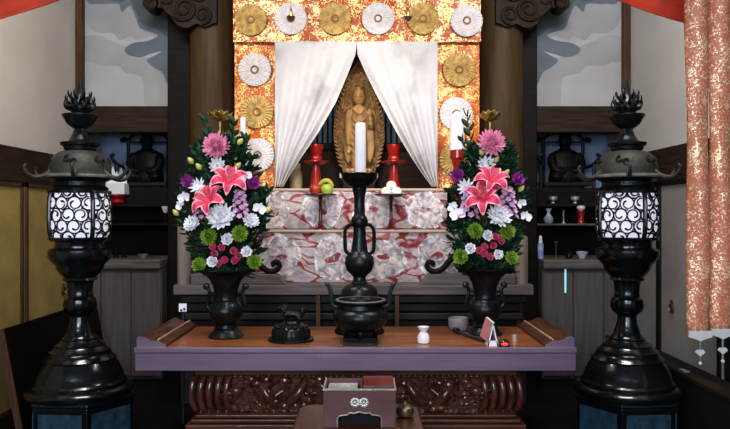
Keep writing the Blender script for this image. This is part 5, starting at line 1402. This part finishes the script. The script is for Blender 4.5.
Hb = PZ(390, 2.185) - DZ; wb = 36.5 * k; D = .16; wbb = wb * .97
# front board with ogee opening
op = [(-22 * k, 0), (-22 * k, 8.5 * k), (-20.5 * k, 11 * k), (-16.5 * k, 11.8 * k), (-12 * k, 12.2 * k), (-10.5 * k, 14 * k), (-5 * k, 13.8 * k), (0, 15.2 * k)]
op = op + [(-x, z) for x, z in reversed(op[:-1])]
front = [(-wbb, 0)] + op + [(wbb, 0), (wb, Hb), (-wb, Hb)]
m = MB()
# split into quads against the top edge to avoid concave n-gon trouble
tops = [(-wb, Hb)] + [(x, Hb) for x, z in op] + [(wb, Hb)]
bots = [(-wbb, 0)] + op + [(wbb, 0)]
for i in range(len(bots) - 1):
    if abs(bots[i + 1][0] - bots[i][0]) < 1e-6: continue
    m.prism([bots[i], bots[i + 1], tops[i + 1], tops[i]], 0, .008)
m.box(-wb, wb, D - .008, D, .0, Hb); m.box(-wb, -wb + .008, .008, D - .008, 0, Hb); m.box(wb - .008, wb, .008, D - .008, 0, Hb)
obj('box_body', m, 'box_lacquer', t, smooth=False)
obj('dark_inside', MB().box(-wb + .009, wb - .009, .02, D - .009, .001, Hb - .035), 'night', t, smooth=False)
obj('divider', MB().box(1 * k, 1 * k + .006, .009, D - .009, Hb - .035, Hb - .002), 'box_lacquer', t, smooth=False)
obj('opening_trim', MB().tube([(x, -.001, max(.0, z)) for x, z in op], .0024, 6), 'silver', t)
obj('rim_trim', MB().box(-wb - .001, wb + .001, -.002, .007, Hb - .001, Hb + .003).box(-wb - .001, -wb + .004, .007, D, Hb - .001, Hb + .002).box(wb - .004, wb + .001, .007, D, Hb - .001, Hb + .002), 'silver', t, smooth=False)
m = MB()
for cx_, r_ in ((-4.4, 5.6), (4.4, 5.6)):
    for i in range(10):
        a = 2 * PI * i / 10; m.ball(((cx_ + r_ * .62 * math.cos(a)) * k, -.001, 24.5 * k + r_ * .62 * k * math.sin(a)), (1.9 * k, .003, 1.9 * k), 0, 8, 6)
    m.ball((cx_ * k, -.001, 24.5 * k), (1.6 * k, .003, 1.6 * k), 0, 8, 6)
obj('crest', m, 'silver', t)
rt = thing('paper_bundle', 'pale papers lying in the left compartment of the lacquer box', 'papers', (BXC - 16 * k, 2.185 + D / 2, DZ + Hb - .034))
obj('paper_sheets', MB().box(-17 * k, 14 * k, -.066, .064, 0, .022), 'paper_stack', rt, smooth=False, bevel=.002)
obj('paper_hole', MB().lathe([(5 * k, .022), (5 * k, .0226)], 16, 0, Matrix.Translation((2 * k, -.03, 0)), sy=.6), 'night', rt)
rt = thing('red_case', 'small dark red lacquer case in the right compartment of the box', 'case', (BXC + 19 * k, 2.185 + D / 2, DZ + Hb - .034))
obj('case_body', MB().box(-15 * k, 15 * k, -.064, .064, 0, .042), 'box_red', rt, smooth=False, bevel=.002)
obj('case_rim', MB().box(-15.4 * k, 15.4 * k, -.066, -.06, .036, .045).box(-15.4 * k, 15.4 * k, .06, .066, .036, .045).box(-1 * k, 0, -.06, .06, .042, .045), 'box_lacquer', rt, smooth=False)
Y = 2.3; k = Y / F
rt = lathe_thing('bronze_bell_bowl', 'small round bronze bell bowl on the desk right of the box', 'bell', (PX(405, Y), Y, DZ), [(5 * k, 0), (8 * k, 1.5 * k), (9.3 * k, 5.5 * k), (8.2 * k, 9.5 * k), (4.5 * k, 12 * k), (1.5 * k, 12.6 * k)], 'old_brass')
obj('bell_knob', MB().ball((0, 0, 13 * k), (1.8 * k, 1.8 * k, 1.4 * k)), 'brass', rt)

# brocade banners at the right edge
def banner(px, label, Y, zb_py):
    k = Y / F
    t = thing('brocade_banner', label, 'banner', (PX(px, Y), Y, PZ(zb_py, Y)), group='hanging brocade banners')
    H = 1.93 - PZ(zb_py, Y)
    def fn(u, v):
        a = (u - .5) * 2
        wv = 11.2 * k
        return (a * wv * (1 + .04 * math.sin(v * 9)) + .003 * math.sin(v * 6), -.020 * (1 - a * a) + .004 * math.sin(v * 14 + a * 2), H * v)
    o = obj('cloth_strip', MB().grid(fn, 14, 60), 'banner_brocade', t, solid=.002)
    ew = 11.6 * k
    obj('end_plate', MB().prism([(-ew, .004), (-ew, -5 * k), (-.5 * ew, -6.5 * k), (0, -9 * k), (.5 * ew, -6.5 * k), (ew, -5 * k), (ew, .004)], -.022, -.016), 'silver_white', t, smooth=False)
    m = MB()
    m.prism([(-5 * k, -20 * k), (0, -24 * k), (5 * k, -20 * k), (3 * k, -17.5 * k), (-3 * k, -17.5 * k)], -.021, -.016)
    m.tube([(0, -.019, -8 * k), (0, -.019, -17 * k)], .0006, 5); m.tube([(0, -.019, -24 * k), (0, -.019, -30 * k)], .0006, 5)
    m.ball((0, -.019, -31 * k), 1.9 * k)
    obj('pendant', m, 'silver_white', t)
    m = MB(); m.tube([(-.03, 0, H), (.03, 0, H)], .006, 8); obj('hanging_bar', m, 'brass', t)
mat('silver_white', (.78, .76, .72), .35, metal=.3, var=.1, scale=40, bump=.1)
banner(697, 'orange and gold brocade banner hanging at the right edge, nearer the lantern', 2.0, 331)
banner(719.5, 'orange and gold brocade banner hanging at the right edge, outermost', 2.06, 329)

# red drapes at the upper corners
def drape(label, fnb, x0, x1, side):
    Y = 2.13
    def fn(u, v):
        px = x0 + (x1 - x0) * u
        zb = PZ(fnb(px), Y); zt = 1.925
        zb = min(zb, zt - .002)
        z = zb + (zt - zb) * v
        dz = z - zb
        fold = .016 * math.sin(dz * 38 + px * .02) * (1 - .3 * v) + .012 * noise.noise(Vector((px * .02, dz * 8, side)))
        return (PX(px, Y), Y - .02 + fold, z)
    o = obj('red_drape', MB().grid(fn, 60, 30), 'red_drape', None, solid=.004)
    tag(o, label, 'drape', 'red drapes over the opening')
drape('red cloth drape sweeping across the upper left corner', lambda p: 22 - .33 * p - .0004 * p * p, -120, 200, 1)
drape('red cloth drape sweeping across the upper right corner, behind the banners', lambda p: -2 + .325 * (p - 600) - (.0009 * (p - 640) ** 2 if p > 640 else 0), 420, 830, 2)

# ================================================================== LIGHT
def area(name, loc, target, size, energy, col, sy=None):
    ld = bpy.data.lights.new(name, 'AREA'); ld.energy = energy; ld.color = col; ld.size = size
    if sy: ld.shape = 'RECTANGLE'; ld.size_y = sy
    o = bpy.data.objects.new(name, ld); C.objects.link(o); o.location = loc
    o.rotation_euler = (Vector(target) - Vector(loc)).to_track_quat('-Z', 'Y').to_euler()
    return o
area('daylight_behind', (-.2, -1.6, 1.55), (0, 3.2, .9), 3.6, 92, (.82, .87, 1.0), 1.5)
area('daylight_window', (-.9, -1.2, 2.0), (0, 3.2, .6), .9, 26, (.72, .84, 1.0), .5)
area('wall_fill_left', (-1.0, 2.75, 2.68), (-1.1, 3.9, .9), .7, 28, (1.0, .96, .92), .5)  # added unseen fill that brightens the upper and side walls
area('wall_fill_right', (.95, 2.75, 2.68), (1.1, 3.9, .9), .7, 29, (1.0, .97, .94), .5)  # added unseen fill for the walls on the right half
def spot(name, loc, target, energy, col, ang, blend=.6, rad=.08):
    ld = bpy.data.lights.new(name, 'SPOT'); ld.energy = energy; ld.color = col; ld.spot_size = R(ang); ld.spot_blend = blend; ld.shadow_soft_size = rad
    o = bpy.data.objects.new(name, ld); C.objects.link(o); o.location = loc
    o.rotation_euler = (Vector(target) - Vector(loc)).to_track_quat('-Z', 'Y').to_euler()
spot('shrine_spot', (-.02, 2.75, 2.55), (-.03, 4.2, 1.40), 44, (1.0, .91, .82), 52)
spot('statue_fill', (-.03, 4.19, 2.03), (-.03, 4.5, 1.62), 3.0, (1.0, .86, .66), 110, .9, .06)  # added unseen fill inside the recess, lifts statue and halo
spot('statue_front_fill', (-.02, 3.5, 1.75), (-.02, 4.5, 1.5), 11, (1.0, .85, .65), 44)  # added unseen fill, brightens the statue from the front
spot('bouquet_spot', (-.02, 1.2, 2.6), (-.03, 3.1, .9), 85, (1.0, .93, .88), 46)
w = bpy.data.worlds.new('world'); bpy.context.scene.world = w; w.use_nodes = True
w.node_tree.nodes['Background'].inputs[0].default_value = (.55, .62, .75, 1)
w.node_tree.nodes['Background'].inputs[1].default_value = .15

# ================================================================== CAMERA
cam = bpy.data.cameras.new('camera'); cam.lens = F / 730 * 36; cam.sensor_width = 36; cam.clip_start = .05
co = bpy.data.objects.new('camera', cam); C.objects.link(co)
co.location = (0, 0, EYE); co.rotation_euler = (PI / 2, 0, 0)
sc = bpy.context.scene; sc.camera = co
sc.view_settings.view_transform = 'Standard'
sc.view_settings.look = 'Medium High Contrast'
sc.view_settings.exposure = 0
